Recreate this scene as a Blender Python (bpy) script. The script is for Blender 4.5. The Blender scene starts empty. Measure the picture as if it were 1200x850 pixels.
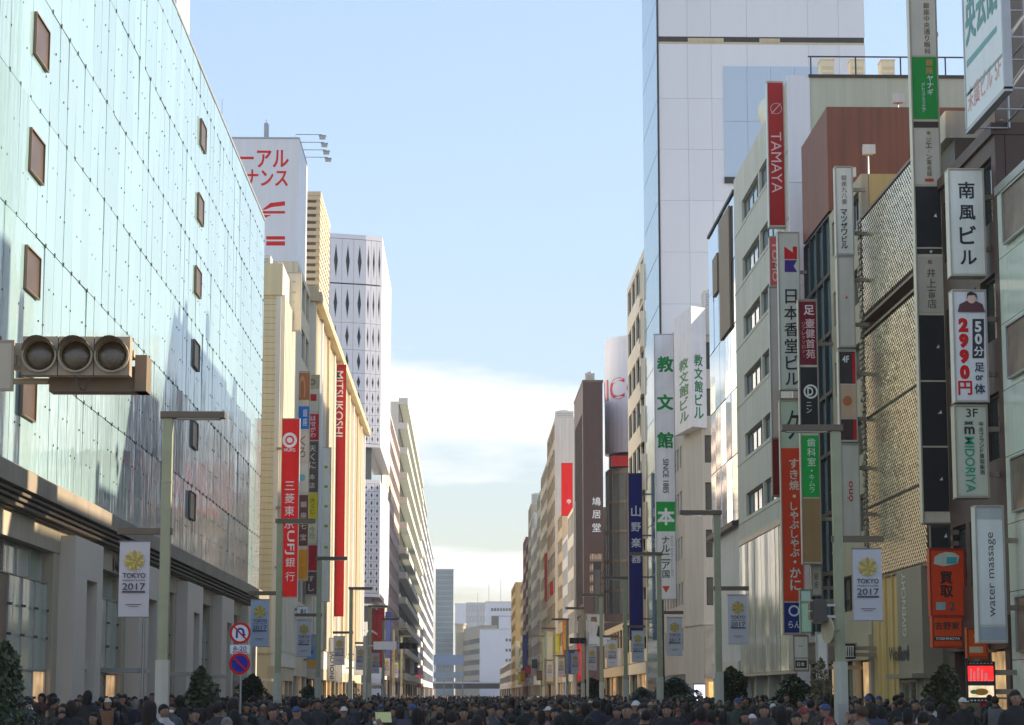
import bpy, bmesh, math, random
from mathutils import Matrix, Vector
random.seed(7)
R = math.radians
sc = bpy.context.scene
C = sc.collection

# ------------------------------------------------------------------ camera, sky, sun, exposure
F = 2600.0; HC = 1.85                       # focal length in photo pixels (1200 px wide), eye height
TH = math.atan(388 / F); PS = math.atan(58 / math.hypot(388, F))
cd = bpy.data.cameras.new('camera'); cam = bpy.data.objects.new('camera', cd); C.objects.link(cam)
cd.sensor_width = 36; cd.lens = 36 * F / 1200; cd.clip_end = 6000; cd.clip_start = .2
cam.location = (0, 0, HC); cam.rotation_euler = (R(90) + TH, 0, -PS)
sc.camera = cam
SUN_EL, SUN_AZ = 24, 72                     # azimuth to the right of the street direction
w = bpy.data.worlds.new('World'); sc.world = w; w.use_nodes = True
nt = w.node_tree; nt.nodes.clear()
def N(nt, t, **k):
    n = nt.nodes.new(t)
    for a, b in k.items(): setattr(n, a, b)
    return n
def LK(nt, a, b): nt.links.new(a, b)
def MATH(nt, op, a, b=None, clamp=False):
    n = N(nt, 'ShaderNodeMath', operation=op); n.use_clamp = clamp
    for i, v in enumerate((a, b)):
        if v is None: continue
        if isinstance(v, (int, float)): n.inputs[i].default_value = v
        else: LK(nt, v, n.inputs[i])
    return n.outputs[0]
sky = N(nt, 'ShaderNodeTexSky', sky_type='NISHITA'); sky.sun_disc = False
sky.sun_elevation = R(SUN_EL); sky.sun_rotation = R(SUN_AZ); sky.altitude = 0
sky.air_density = .85; sky.dust_density = .12; sky.ozone_density = 2.0
tc = N(nt, 'ShaderNodeTexCoord')
sx = N(nt, 'ShaderNodeSeparateXYZ'); LK(nt, tc.outputs['Generated'], sx.inputs[0])
zz = MATH(nt, 'ADD', MATH(nt, 'MAXIMUM', sx.outputs[2], 0), .11)
cx = MATH(nt, 'DIVIDE', sx.outputs[0], zz); cy = MATH(nt, 'DIVIDE', sx.outputs[1], zz)
cb = N(nt, 'ShaderNodeCombineXYZ'); LK(nt, cx, cb.inputs[0]); LK(nt, cy, cb.inputs[1])
cb.inputs[2].default_value = 7.7
nz = N(nt, 'ShaderNodeTexNoise'); nz.inputs['Scale'].default_value = .8; nz.inputs['Detail'].default_value = 8
nz.inputs['Roughness'].default_value = .56; LK(nt, cb.outputs[0], nz.inputs['Vector'])
lowsky = MATH(nt, 'SUBTRACT', 1, MATH(nt, 'MULTIPLY', sx.outputs[2], 6.2), True)   # cloud bank lies low all round
cv = MATH(nt, 'ADD', nz.outputs[0], MATH(nt, 'MULTIPLY', lowsky, .15))
cr = N(nt, 'ShaderNodeMapRange'); cr.inputs['From Min'].default_value = .57; cr.inputs['From Max'].default_value = .68
LK(nt, cv, cr.inputs['Value'])
cm = N(nt, 'ShaderNodeMix', data_type='RGBA'); LK(nt, cr.outputs[0], cm.inputs['Factor'])
tint = N(nt, 'ShaderNodeMix', data_type='RGBA', blend_type='MULTIPLY'); tint.inputs['Factor'].default_value = 1
LK(nt, sky.outputs[0], tint.inputs['A']); tint.inputs['B'].default_value = (1.38, 1.14, .98, 1)
lum = N(nt, 'ShaderNodeRGBToBW'); LK(nt, tint.outputs['Result'], lum.inputs[0])       # soften the sky's brightness range evenly
soft = N(nt, 'ShaderNodeVectorMath', operation='SCALE'); LK(nt, tint.outputs['Result'], soft.inputs[0])
LK(nt, MATH(nt, 'DIVIDE', 1, MATH(nt, 'ADD', 1, MATH(nt, 'MULTIPLY', lum.outputs[0], .62))), soft.inputs['Scale'])
LK(nt, soft.outputs[0], cm.inputs['A']); cm.inputs['B'].default_value = (1.8, 1.78, 1.76, 1)
bg = N(nt, 'ShaderNodeBackground'); bg.inputs['Strength'].default_value = .15
LK(nt, cm.outputs['Result'], bg.inputs['Color'])
wo = N(nt, 'ShaderNodeOutputWorld'); LK(nt, bg.outputs[0], wo.inputs[0])
sd = bpy.data.lights.new('sun', 'SUN'); sun = bpy.data.objects.new('sun', sd); C.objects.link(sun)
sd.energy = 2.0; sd.angle = R(.53); sd.color = (1, .86, .66)
a, e = R(SUN_AZ), R(SUN_EL)
sun.rotation_euler = Vector((math.sin(a) * math.cos(e), math.cos(a) * math.cos(e), math.sin(e))).to_track_quat('Z', 'Y').to_euler()
sun.location = (150, 60, 120)
vs = sc.view_settings; vs.view_transform = 'Standard'; vs.look = 'None'; vs.exposure = 2.25; vs.gamma = 1; vs.use_curve_mapping = False
sc.render.engine = 'CYCLES'
cy_ = sc.cycles; cy_.use_denoising = True; cy_.caustics_reflective = False; cy_.caustics_refractive = False
cy_.max_bounces = 6; cy_.sample_clamp_indirect = 6; cy_.transparent_max_bounces = 6

# ------------------------------------------------------------------ photo pixel + known plane -> place in the street
XL, XR = -12.0, 15.0                        # the two facade lines
def ray(px, py):
    rx, ry = px - 600, 425 - py; s, c = math.sin(TH), math.cos(TH)
    y = -ry * s + F * c; z = ry * c + F * s
    return rx * math.cos(PS) + y * math.sin(PS), -rx * math.sin(PS) + y * math.cos(PS), z
def on_x(px, py, X):
    r = ray(px, py); t = X / r[0]; return X, r[1] * t, r[2] * t + HC
def on_y(px, py, Y):
    r = ray(px, py); t = Y / r[1]; return r[0] * t, Y, r[2] * t + HC
def YL(px, py=500): return on_x(px, py, XL)[1]
def YR(px, py=500): return on_x(px, py, XR)[1]

# ------------------------------------------------------------------ materials
MATS = {}
def mat(name, col, rough=.6, var=.12, scale=.6, metal=0, bump=0, bscale=20, streak=0, spec=.5, emit=0, objcol=False, wave=0, hue=None, rvar=0):
    if name in MATS: return MATS[name]
    m = bpy.data.materials.new(name); m.use_nodes = True; t = m.node_tree
    b = t.nodes['Principled BSDF']
    b.inputs['Roughness'].default_value = rough; b.inputs['Metallic'].default_value = metal
    b.inputs['Specular IOR Level'].default_value = spec
    tc = N(t, 'ShaderNodeTexCoord')
    cur = None
    rgb = N(t, 'ShaderNodeRGB'); rgb.outputs[0].default_value = (*col, 1); cur = rgb.outputs[0]
    oi = N(t, 'ShaderNodeObjectInfo')
    if objcol: cur = oi.outputs['Color']
    if hue:
        mx = N(t, 'ShaderNodeMix', data_type='RGBA'); LK(t, oi.outputs['Random'], mx.inputs['Factor'])
        LK(t, cur, mx.inputs['A']); mx.inputs['B'].default_value = (*hue, 1); cur = mx.outputs['Result']
    if var:
        n = N(t, 'ShaderNodeTexNoise'); n.inputs['Scale'].default_value = scale; n.inputs['Detail'].default_value = 5
        LK(t, tc.outputs['Object'], n.inputs['Vector'])
        f = MATH(t, 'ADD', MATH(t, 'MULTIPLY', MATH(t, 'SUBTRACT', n.outputs[0], .5), var * 3), 1)
        if streak:
            mp = N(t, 'ShaderNodeMapping'); mp.inputs['Scale'].default_value = (3, 3, .12); LK(t, tc.outputs['Object'], mp.inputs[0])
            n2 = N(t, 'ShaderNodeTexNoise'); n2.inputs['Scale'].default_value = 1.3; n2.inputs['Detail'].default_value = 4
            LK(t, mp.outputs[0], n2.inputs['Vector'])
            g = MATH(t, 'SUBTRACT', 1, MATH(t, 'MULTIPLY', MATH(t, 'SUBTRACT', n2.outputs[0], .52, ), streak * 4), False)
            f = MATH(t, 'MULTIPLY', f, MATH(t, 'MINIMUM', g, 1.08))
        if rvar:
            f = MATH(t, 'MULTIPLY', f, MATH(t, 'ADD', MATH(t, 'MULTIPLY', oi.outputs['Random'], rvar), 1 - rvar * .5))
        v = N(t, 'ShaderNodeVectorMath', operation='SCALE'); LK(t, cur, v.inputs[0]); LK(t, f, v.inputs['Scale']); cur = v.outputs[0]
    LK(t, cur, b.inputs['Base Color'])
    if emit: 
        LK(t, cur, b.inputs['Emission Color']); b.inputs['Emission Strength'].default_value = emit
    if bump:
        n = N(t, 'ShaderNodeTexNoise'); n.inputs['Scale'].default_value = bscale; n.inputs['Detail'].default_value = 3
        LK(t, tc.outputs['Object'], n.inputs['Vector'])
        bp = N(t, 'ShaderNodeBump'); bp.inputs['Strength'].default_value = bump; bp.inputs['Distance'].default_value = .02
        LK(t, n.outputs[0], bp.inputs['Height']); LK(t, bp.outputs[0], b.inputs['Normal'])
    if wave:   # rolled glass: gentle vertical ripples of the surface, each sheet its own
        mp = N(t, 'ShaderNodeMapping'); mp.inputs['Scale'].default_value = (2.6, 2.6, .42); LK(t, tc.outputs['Object'], mp.inputs[0])
        LK(t, oi.outputs['Location'], mp.inputs['Location'])
        n = N(t, 'ShaderNodeTexNoise'); n.inputs['Scale'].default_value = 1.0; n.inputs['Detail'].default_value = 2
        LK(t, mp.outputs[0], n.inputs['Vector'])
        bp = N(t, 'ShaderNodeBump'); bp.inputs['Strength'].default_value = 1; bp.inputs['Distance'].default_value = wave
        LK(t, n.outputs[0], bp.inputs['Height']); LK(t, bp.outputs[0], b.inputs['Normal'])
    MATS[name] = m
    return m
def paint(col, rough=.45):
    """sign faces and lettering: one plain colour with slight wear"""
    mx_, mn_ = max(col), min(col); col = tuple(max(.008, min(.86, (mx_ - (mx_ - c) * 1.12) * 1.16)) for c in col) if mx_ > .1 else col
    k = 'paint_%d_%d_%d' % tuple(int(c * 255) for c in col)
    return mat(k, col, rough, .10, 1.1, spec=.3, streak=.07)
WHITE = (.78, .77, .75); CREAMW = (.72, .68, .6); BLACK = (.02, .02, .022); RED = (.62, .035, .04); DRED = (.30, .015, .03)
VERM = (.72, .09, .04); GREEN = (.02, .26, .10); NAVY = (.015, .02, .10); INK = (.03, .03, .035); ORANGE = (.78, .16, .04)

M = dict(
    road=mat('asphalt', (.05, .05, .052), .85, .2, .5, bump=.3, bscale=60),
    walk=mat('paving_stone', (.23, .215, .2), .8, .15, .8, bump=.15, bscale=30),
    kerb=mat('kerb_stone', (.36, .35, .33), .8, .12, 2),
    ground=mat('city_ground', (.16, .155, .15), .9, .2, .05),
    marking=mat('road_paint', (.7, .7, .68), .7, .15, 3),
    store_glass=mat('store_glass', (.30, .43, .43), .03, .07, .25, wave=.0075, rvar=.16, spec=1.0),
    glass=mat('window_glass', (.03, .04, .043), .04, .5, .35, wave=.002, hue=(.10, .105, .10), spec=.6),
    glass_sky=mat('curtain_glass', (.16, .25, .3), .03, .15, .2, wave=.003, spec=.8),
    mirror=mat('mirror_glass', (.55, .62, .66), .03, .05, .2, metal=1, wave=.0012),
    glass_pale=mat('pale_glass', (.42, .46, .36), .08, .2, .5, wave=.004),
    glass_teal=mat('teal_glass', (.2, .36, .4), .06, .12, .3, wave=.0015, spec=.6),
    shop=mat('shop_glass', (.075, .085, .06), .05, .7, .5, wave=.003, hue=(.2, .19, .12)),
    shop_added_glow=mat('added_glow_shop_glass', (.9, .55, .26), .2, .9, 1.3, emit=.09),  # warm glow added to shop panes to warm the street level
    bronze=mat('bronze_panel', (.2, .13, .08), .45, .2, .7),
    bolt=mat('bolt_steel', (.1, .1, .095), .4, .1, 2, metal=.6),
    stone=mat('beige_stone', (.46, .38, .26), .7, .12, .5, bump=.1, streak=.1),
    stone_d=mat('brown_stone', (.3, .24, .17), .65, .2, .5, bump=.1, streak=.15),
    portal=mat('pale_portal_stone', (.66, .57, .46), .5, .06, .4, streak=.04),
    dark=mat('dark_metal', (.035, .032, .03), .5, .15, 1),
    cream=mat('cream_render', (.72, .62, .43), .75, .07, .3, streak=.08),
    cream_tile=mat('cream_tile', (.72, .62, .36), .55, .06, .4, streak=.08),
    cream_l=mat('light_cream_panel', (.76, .71, .58), .6, .06, .3, streak=.08),
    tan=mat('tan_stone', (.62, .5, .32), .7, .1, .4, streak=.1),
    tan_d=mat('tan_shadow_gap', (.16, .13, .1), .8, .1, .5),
    white=mat('white_panel', (.8, .78, .79), .4, .04, .2, streak=.05),
    lav=mat('lavender_white_panel', (.82, .805, .815), .32, .025, .12, streak=.015, rvar=.06),
    perf=mat('perforated_white_panel', (.8, .78, .8), .45, .03, .3, rvar=.05),
    grey=mat('grey_concrete', (.6, .55, .46), .75, .09, .4, bump=.08, streak=.15),
    grey_l=mat('light_grey_render', (.62, .59, .55), .7, .08, .3, streak=.12),
    green=mat('grey_green_render', (.5, .51, .38), .8, .07, .3, streak=.12),
    brown=mat('red_brown_cladding', (.21, .065, .03), .6, .15, .4, streak=.25),
    brown_d=mat('dark_brown_cladding', (.085, .045, .035), .55, .18, .5, streak=.2),
    ochre=mat('ochre_wall', (.6, .40, .15), .7, .12, .5, streak=.15),
    black=mat('black_panel', (.018, .018, .02), .25, .2, .6),
    pinkish=mat('pinkish_render', (.6, .47, .42), .75, .1, .4, streak=.1),
    brick=mat('dull_red_cladding', (.27, .10, .075), .7, .15, .5, streak=.15),
    teal_grey=mat('grey_green_cladding', (.36, .42, .42), .6, .06, .15, streak=.05),
    blue=mat('blue_steel_paint', (.18, .26, .4), .5, .1, .3),
    lamp=mat('lamp_post_paint', (.33, .33, .21), .5, .13, 2.5, bump=.05, streak=.2),
    lamp_w=mat('lamp_post_base_paint', (.5, .48, .4), .5, .12, 3, streak=.2),
    lamp_arm=mat('lamp_arm_bronze', (.14, .10, .07), .5, .15, 2),
    steel=mat('galvanised_steel', (.4, .4, .39), .4, .1, 2, metal=.7),
    mesh_metal=mat('champagne_metal', (.93, .82, .58), .27, .12, .5, metal=.85),
    mesh_back=mat('screen_backing', (.09, .07, .045), .5, .3, .6),
    bark=mat('bark', (.07, .05, .035), .9, .3, 6),
    leaf=mat('evergreen_leaf', (.025, .05, .02), .5, .9, 4, hue=(.05, .06, .02)),
    leaf2=mat('winter_leaf', (.10, .085, .03), .6, .5, 3),
    lit=mat('lit_shop_panel', (.8, .84, 1), .5, .05, 1, emit=.4),
    lit_warm=mat('lit_warm_panel', (1, .62, .2), .5, .5, 2, emit=.16),
)

# ------------------------------------------------------------------ mesh helpers
class MB:
    def __init__(s): s.v = []; s.f = []; s.m = []; s.T = Matrix(); s.mi = 0
    def at(s, loc=(0, 0, 0), rot=0): s.T = Matrix.Translation(loc) @ Matrix.Rotation(rot, 4, 'Z'); return s
    def add(s, vs, fs):
        k = len(s.v); s.v += [tuple(s.T @ Vector(p)) for p in vs]
        s.f += [tuple(i + k for i in q) for q in fs]; s.m += [s.mi] * len(fs); return s
    def box(s, x0, x1, y0, y1, z0, z1):
        if x0 > x1: x0, x1 = x1, x0
        if y0 > y1: y0, y1 = y1, y0
        if z0 > z1: z0, z1 = z1, z0
        return s.add([(x0, y0, z0), (x1, y0, z0), (x1, y1, z0), (x0, y1, z0), (x0, y0, z1), (x1, y0, z1), (x1, y1, z1), (x0, y1, z1)],
                     [(0, 3, 2, 1), (4, 5, 6, 7), (0, 1, 5, 4), (1, 2, 6, 5), (2, 3, 7, 6), (3, 0, 4, 7)])
    def quad(s, *p): return s.add(p, [tuple(range(len(p)))])
    def prism(s, poly, z0, z1):      # poly counter-clockwise in x, y
        n = len(poly)
        return s.add([(x, y, z0) for x, y in poly] + [(x, y, z1) for x, y in poly],
                     [tuple(range(n))[::-1], tuple(range(n, 2 * n))] + [(i, (i + 1) % n, (i + 1) % n + n, i + n) for i in range(n)])
    def tube(s, pts, r, n=8, r2=None):
        pts = [Vector(p) for p in pts]; vs = []; fs = []; m = len(pts)
        for i, p in enumerate(pts):
            d = (pts[min(i + 1, m - 1)] - pts[max(i - 1, 0)]).normalized()
            a = d.orthogonal().normalized(); b = d.cross(a)
            rr = r if r2 is None else r + (r2 - r) * i / (m - 1)
            vs += [tuple(p + a * (rr * math.cos(2 * math.pi * k / n)) + b * (rr * math.sin(2 * math.pi * k / n))) for k in range(n)]
        for i in range(m - 1):
            for k in range(n): fs.append((i * n + k, i * n + (k + 1) % n, (i + 1) * n + (k + 1) % n, (i + 1) * n + k))
        fs += [tuple(range(n))[::-1], tuple(range((m - 1) * n, m * n))]
        return s.add(vs, fs)
    def ell(s, c, r, nu=10, nv=7):
        vs = [(c[0], c[1], c[2] - r[2])]; fs = []
        for j in range(1, nv):
            t = math.pi * j / nv - math.pi / 2
            for i in range(nu):
                p = 2 * math.pi * i / nu
                vs.append((c[0] + r[0] * math.cos(t) * math.cos(p), c[1] + r[1] * math.cos(t) * math.sin(p), c[2] + r[2] * math.sin(t)))
        vs.append((c[0], c[1], c[2] + r[2])); L = len(vs) - 1
        for i in range(nu):
            fs.append((0, 1 + (i + 1) % nu, 1 + i)); fs.append((L, L - nu + i, L - nu + (i + 1) % nu))
            for j in range(nv - 2):
                a = 1 + j * nu; fs.append((a + i, a + (i + 1) % nu, a + nu + (i + 1) % nu, a + nu + i))
        return s.add(vs, fs)
    def mesh(s, name, mats, smooth=False):
        me = bpy.data.meshes.new(name); me.from_pydata(s.v, [], s.f)
        for m in (mats if isinstance(mats, (list, tuple)) else [mats]): me.materials.append(m)
        if any(s.m): me.polygons.foreach_set('material_index', s.m)
        if smooth: me.polygons.foreach_set('use_smooth', [True] * len(me.polygons))
        me.update(); return me
    def build(s, name, mats, parent=None, loc=(0, 0, 0), rot=0, smooth=False, **k):
        return put(name, s.mesh(name, mats, smooth), parent, loc, rot, **k)
def put(name, me, parent=None, loc=(0, 0, 0), rot=0, label=None, cat=None, group=None, kind=None):
    o = bpy.data.objects.new(name, me); C.objects.link(o); o.location = loc
    o.rotation_euler = rot if isinstance(rot, (tuple, list)) else (0, 0, rot)
    o.parent = parent
    for k, v in (('label', label), ('category', cat), ('group', group), ('kind', kind)):
        if v: o[k] = v
    return o
def thing(name, label, cat, loc=(0, 0, 0), rot=0, group=None): return put(name, None, None, loc, rot, label, cat, group)
def copy_tree(o, parent=None):
    c = o.copy(); C.objects.link(c); c.parent = parent
    for ch in list(o.children): copy_tree(ch, c)
    return c
def sheet(p, x0, x1, y0, y1, z): return p.quad((x0, y0, z), (x1, y0, z), (x1, y1, z), (x0, y1, z))

# ------------------------------------------------------------------ lettering
_G = {}
def glyph(s, bold=0.0):
    k = (s, bold)
    if k in _G: return _G[k]
    if any(ord(t) > 0x2fff for t in s): bold = min(bold, .003)
    c = bpy.data.curves.new('g', 'FONT'); c.body = s; c.resolution_u = 3; c.offset = bold
    o = bpy.data.objects.new('g', c); me = o.to_mesh()
    vs = [(v.co.x, v.co.y) for v in me.vertices]; fs = [tuple(p.vertices) for p in me.polygons]
    o.to_mesh_clear(); bpy.data.objects.remove(o); bpy.data.curves.remove(c)
    if not vs: vs, fs = [(0, 0)], []
    x0 = min(v[0] for v in vs); x1 = max(v[0] for v in vs); y0 = min(v[1] for v in vs); y1 = max(v[1] for v in vs)
    _G[k] = (vs, fs, x0, x1, y0, y1); return _G[k]
def lettering(mb, text, x0, x1, z0, z1, mode='v', bold=.012, y=0):
    """fit text into a rectangle of the x-z plane: v stacked, h level, d turned to read downwards, u upwards"""
    cjk = bold > .012 and any(ord(t) > 0x2fff for t in text)
    def fit(g, ax0, ax1, az0, az1, rot=0, keep=True):
        vs, fs, gx0, gx1, gy0, gy1 = g; gw, gh = max(gx1 - gx0, 1e-3), max(gy1 - gy0, 1e-3)
        W, H = ax1 - ax0, az1 - az0
        if rot: W, H = H, W
        sx, sy = W / gw, H / gh
        if keep: sx = sy = min(sx, sy)
        cx, cz = (ax0 + ax1) / 2, (az0 + az1) / 2; out = []
        for a, b in vs:
            a = (a - (gx0 + gx1) / 2) * sx; b = (b - (gy0 + gy1) / 2) * sy
            if rot < 0: a, b = b, -a
            elif rot > 0: a, b = -b, a
            out.append((cx + a, y, cz + b))
        mb.add(out, fs)
        if cjk:      # heavier weight: shifted copies, each a hair further out
            d = min(W, H) * .55 * bold
            for k, (ax, az) in enumerate(((d, d), (-d, d), (d, -d), (-d, -d))): mb.add([(p[0] + ax, p[1] - .001 * (k + 1), p[2] + az) for p in out], fs)
    if mode == 'v':
        n = len(text); ch = (z1 - z0) / n
        for i, t in enumerate(text):
            if t == ' ': continue
            zc = z1 - (i + .5) * ch; h = ch * .86
            if t in 'ー・ッャュョァ一': 
                g = glyph('|' if t == 'ー' else t, bold); k = .5 if t == '・' else .8
                fit(g, x0 + (x1 - x0) * (.5 - k * .45), x1 - (x1 - x0) * (.5 - k * .45), zc - h * .36 * k, zc + h * .36 * k)
            else: fit(glyph(t, bold), x0, x1, zc - h / 2, zc + h / 2, keep=(h < (x1 - x0) * 1.6) or t.isascii())
    elif mode == 'h': fit(glyph(text, bold), x0, x1, z0, z1, keep=False)
    elif mode == 'd': fit(glyph(text, bold), x0, x1, z0, z1, -1, keep=False)
    elif mode == 'u': fit(glyph(text, bold), x0, x1, z0, z1, 1, keep=False)
    return mb

# ------------------------------------------------------------------ windows and buildings
_W = {}
def window_meshes(w, h, nx, nz, fm, gm, fw=.07, d=.1):
    k = (round(w, 2), round(h, 2), nx, nz, fm.name, gm.name, fw, d)
    if k in _W: return _W[k]
    b = MB(); b.box(0, fw, 0, d, 0, h); b.box(w - fw, w, 0, d, 0, h); b.box(fw, w - fw, 0, d, 0, fw); b.box(fw, w - fw, 0, d, h - fw, h)
    m = fw * .6
    for i in range(1, nx): x = w * i / nx; b.box(x - m / 2, x + m / 2, .015, d, fw, h - fw)
    for i in range(1, nz): z = h * i / nz; b.box(fw, w - fw, .02, d - .01, z - m / 2, z + m / 2)
    g = MB(); g.box(fw, w - fw, d * .55, d * .8, fw, h - fw)
    _W[k] = (b.mesh('window', fm), g.mesh('pane', gm)); return _W[k]
def window(parent, x, y, z, w, h, nx=1, nz=1, fm=None, gm=None, rot=0, fw=.07, d=.1):
    """outer face of the frame at y, set into the wall behind it"""
    a, b = window_meshes(w, h, nx, nz, fm or M['dark'], gm or M['glass'], fw, d)
    o = put('window', a, parent, (x, y, z), rot); put('pane', b, o); return o
def punched(parent, mb, W, z0, z1, floors, bays, pier, sill, head, rec=.28, x0=0, fm=None, gm=None, nx=2, nz=1, end=None):
    """piers and floor bands stand proud of the core; a window sits in every opening"""
    end = pier if end is None else end
    fh = (z1 - z0) / floors; bw = (W - 2 * end + pier) / bays
    for i in range(floors + 1):
        a = z0 + i * fh - (head if i else 0); b = z0 + i * fh + (sill if i < floors else 0)
        mb.box(x0, x0 + W, 0, rec, a, b)
    for j in range(bays + 1):
        a, b = (x0, x0 + end) if j == 0 else (x0 + W - end, x0 + W) if j == bays else (x0 + end - pier + j * bw, x0 + end + j * bw)
        for i in range(floors): mb.box(a, b, .004, rec, z0 + i * fh + sill, z0 + (i + 1) * fh - head)
    for i in range(floors):
        for j in range(bays):
            a = x0 + end + j * bw; window(parent, a, rec - .13, z0 + i * fh + sill, bw - pier, fh - sill - head, nx, nz, fm, gm)
def shopfront(parent, mb, W, h, bays, x0=0, fascia=.9, pier=.5, rec=.5, gm=None):
    """street level: piers, fascia band and large panes"""
    mb.box(x0, x0 + W, -.12, rec, h - fascia, h)
    bw = (W - pier) / bays
    for j in range(bays + 1): mb.box(x0 + j * bw, x0 + j * bw + pier, -.05, rec, 0, h - fascia)
    mb.box(x0 + .01, x0 + W - .01, -.02, rec, 0, .35)
    for j in range(bays): window(parent, x0 + j * bw + pier, .2, .35, bw - pier, h - fascia - .35, max(1, int((bw - pier) / 1.6)), 2, M['dark'], M['shop_added_glow'] if j % 3 == 1 else gm or M['shop'])  # some panes carry the added warm glow
def left_building(name, label, Ya, Yb, cat='building'):
    return thing(name, label, cat, (XL, Ya, 0), R(90)), Yb - Ya
def right_building(name, label, Ya, Yb, cat='building', X=XR):
    return thing(name, label, cat, (X, Yb, 0), R(-90)), Yb - Ya

# ================================================================== the ground
def struct(name, mb, m, parent=None): return mb.build(name, m, parent, kind='structure')
struct('ground', sheet(MB(), -2500, 2500, -300, 3500, -.06), M['ground'])
struct('road', sheet(MB(), -6.0, 8.1, -40, 1400, 0), M['road'])
for nm, a, b in (('pavement', XL, -6.0), ('pavement', 8.1, XR)):
    mb = MB()
    for y0, y1 in ((-40, 131), (143.5, 263), (284, 1000)) if a < 0 else ((-40, 133), (145.5, 236), (252, 1000)): mb.box(a - 1, b, y0, y1, -.05, .12) if a < 0 else mb.box(a, b + 1, y0, y1, -.05, .12)
    struct(nm, mb, M['walk'])
for x in (-6.0, 8.1):
    mb = MB(); y = -40.
    while y < 260: mb.box(x - .09, x + .09, y, y + .97, -.04, .135); y += 1.0
    struct('kerb', mb, M['kerb'])
for k, x in enumerate((-2.5, 1.05, 4.6)):
    mb = MB(); y = 0.
    while y < 600: sheet(mb, x - .07, x + .07, y, y + (5 if k != 1 else 9.9), .004); y += 10
    struct('lane_marking', mb, M['marking'])
for y0 in (134, 259):
    mb = MB(); x = -5.6
    while x < 7.8: sheet(mb, x, x + .45, y0, y0 + 4, .004); x += .9
    struct('crosswalk_marking', mb, M['marking'])

# ================================================================== LEFT SIDE
# ---- glass department store
Ya, Yb = 40.0, 131.3; ZR = 30.0
S, W = left_building('department_store', 'long glass-clad department store with bolted reflective panels and stone ground floor', Ya, Yb)
mb = MB(); mb.box(0, W, .4, 30, 7.9, ZR - .3); mb.build('wall', M['portal'], S)
mb = MB(); mb.box(-.02, W + .02, -.03, .5, ZR, ZR + .16); mb.box(0, W, .42, 30, ZR - .28, ZR + .14); mb.build('parapet', M['steel'], S)
PW = 1.42; rows = [7.95, 10.95, 14.55, 18.15, 21.5, 25.1, 28.7, ZR]
pm = {}
ncol = int(W / PW); cand = []
for i in range(ncol + 1):
    for j in range(7):
        y = Ya + i * PW; cand.append((y, i, j))
vis = [c for c in cand if c[0] > 56.5]; vis.sort(); front = set((i, j) for _, i, j in vis[:300])
rest = MB()
for _, i, j in cand:
    x0 = i * PW; pw = min(PW, W - x0) - .028; h = rows[j + 1] - rows[j] - .03
    if pw < .2: continue
    if (i, j) in front:
        k = (round(pw, 3), j)
        if k not in pm: b = MB(); b.box(0, pw, 0, .025, 0, h); pm[k] = b.mesh('glass_panel', M['store_glass'])
        put('glass_panel', pm[k], S, (x0, 0, rows[j]), (R(random.gauss(0, .14)), 0, R(random.gauss(0, .24))))
    else:
        a = R(random.gauss(0, .13)); dy = math.tan(a) * pw; dz = math.tan(R(random.gauss(0, .1))) * h
        rest.add([(x0, 0, rows[j]), (x0 + pw, dy, rows[j]), (x0 + pw, dy + dz, rows[j] + h), (x0, dz, rows[j] + h),
                  (x0, .025, rows[j]), (x0 + pw, dy + .025, rows[j]), (x0 + pw, dy + dz + .025, rows[j] + h), (x0, dz + .025, rows[j] + h)],
                 [(0, 1, 2, 3), (7, 6, 5, 4), (3, 2, 6, 7), (0, 4, 5, 1), (1, 5, 6, 2), (0, 3, 7, 4)])
rest.build('glass_panel', M['store_glass'], S, kind='stuff')
mb = MB()
for i in range(ncol + 1):
    x = i * PW
    for j in range(7):
        if x + .1 > W: continue
        if j: mb.box(x - .035, x + .035, -.03, .03, rows[j] - .06, rows[j] + .06)
        h = rows[j + 1] - rows[j]
        if h > 2:
            for t in (.36, .68):
                o = PW * .5 * ((i + (t > .5)) % 2); mb.box(x + o - .014, x + o + .014, -.02, .03, rows[j] + h * t - .03, rows[j] + h * t + .03)
mb.build('panel_bolts', M['bolt'], S, kind='stuff')
for px, py in [(47, 50), (41, 184), (36, 320), (31, 465), (237, 160), (234, 246), (231, 331), (229, 417), (227, 510), (224, 593)]:
    p = on_x(px, py, XL); window(S, p[1] - Ya - 1.0, -.1, p[2] - .6, 2.0, 1.2, 1, 1, M['bronze'], mat('bronze_pane', (.085, .05, .03), .35, .5, .8), fw=.03, d=.09)
# ledge between the glass and the ground floor
mb = MB(); mb.add([(0, -.05, 7.93), (W, -.05, 7.93), (W, -.62, 7.62), (0, -.62, 7.62), (0, -.62, 7.12), (W, -.62, 7.12), (W, .4, 7.12), (0, .4, 7.12), (W, .4, 7.93), (0, .4, 7.93)], [(3, 2, 1, 0), (4, 5, 2, 3), (7, 6, 5, 4), (0, 1, 8, 9)]); mb.build('ledge', M['stone_d'], S)
mb = MB()
for k in range(3): mb.box(0, W, -.5 + .08 * k, .4, 6.98 - .13 * k, 7.06 - .13 * k)
mb.box(0, W, -.18, .45, 6.66, 7.11); mb.build('soffit_louvre', mat('soffit_bronze', (.11, .085, .06), .6, .2, .8), S)
mb = MB(); mb.box(0, W, .9, 30, 0, 7.4); mb.box(0, W, -.05, .9, 5.95, 6.65)
portals = [(66.3, 71.4), (79.6, 85.4), (93.5, 99), (107, 112.5), (120, 125.4)]
edges = [40] + [v for p in portals for v in p] + [131.3]
for a, b in portals: mb.box(a - Ya - .9, a - Ya - .02, -.02, .9, 0, 5.95); mb.box(b - Ya + .02, b - Ya + .6, -.02, .9, 0, 5.95)
mb.build('ground_floor_wall', M['stone'], S)
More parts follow.
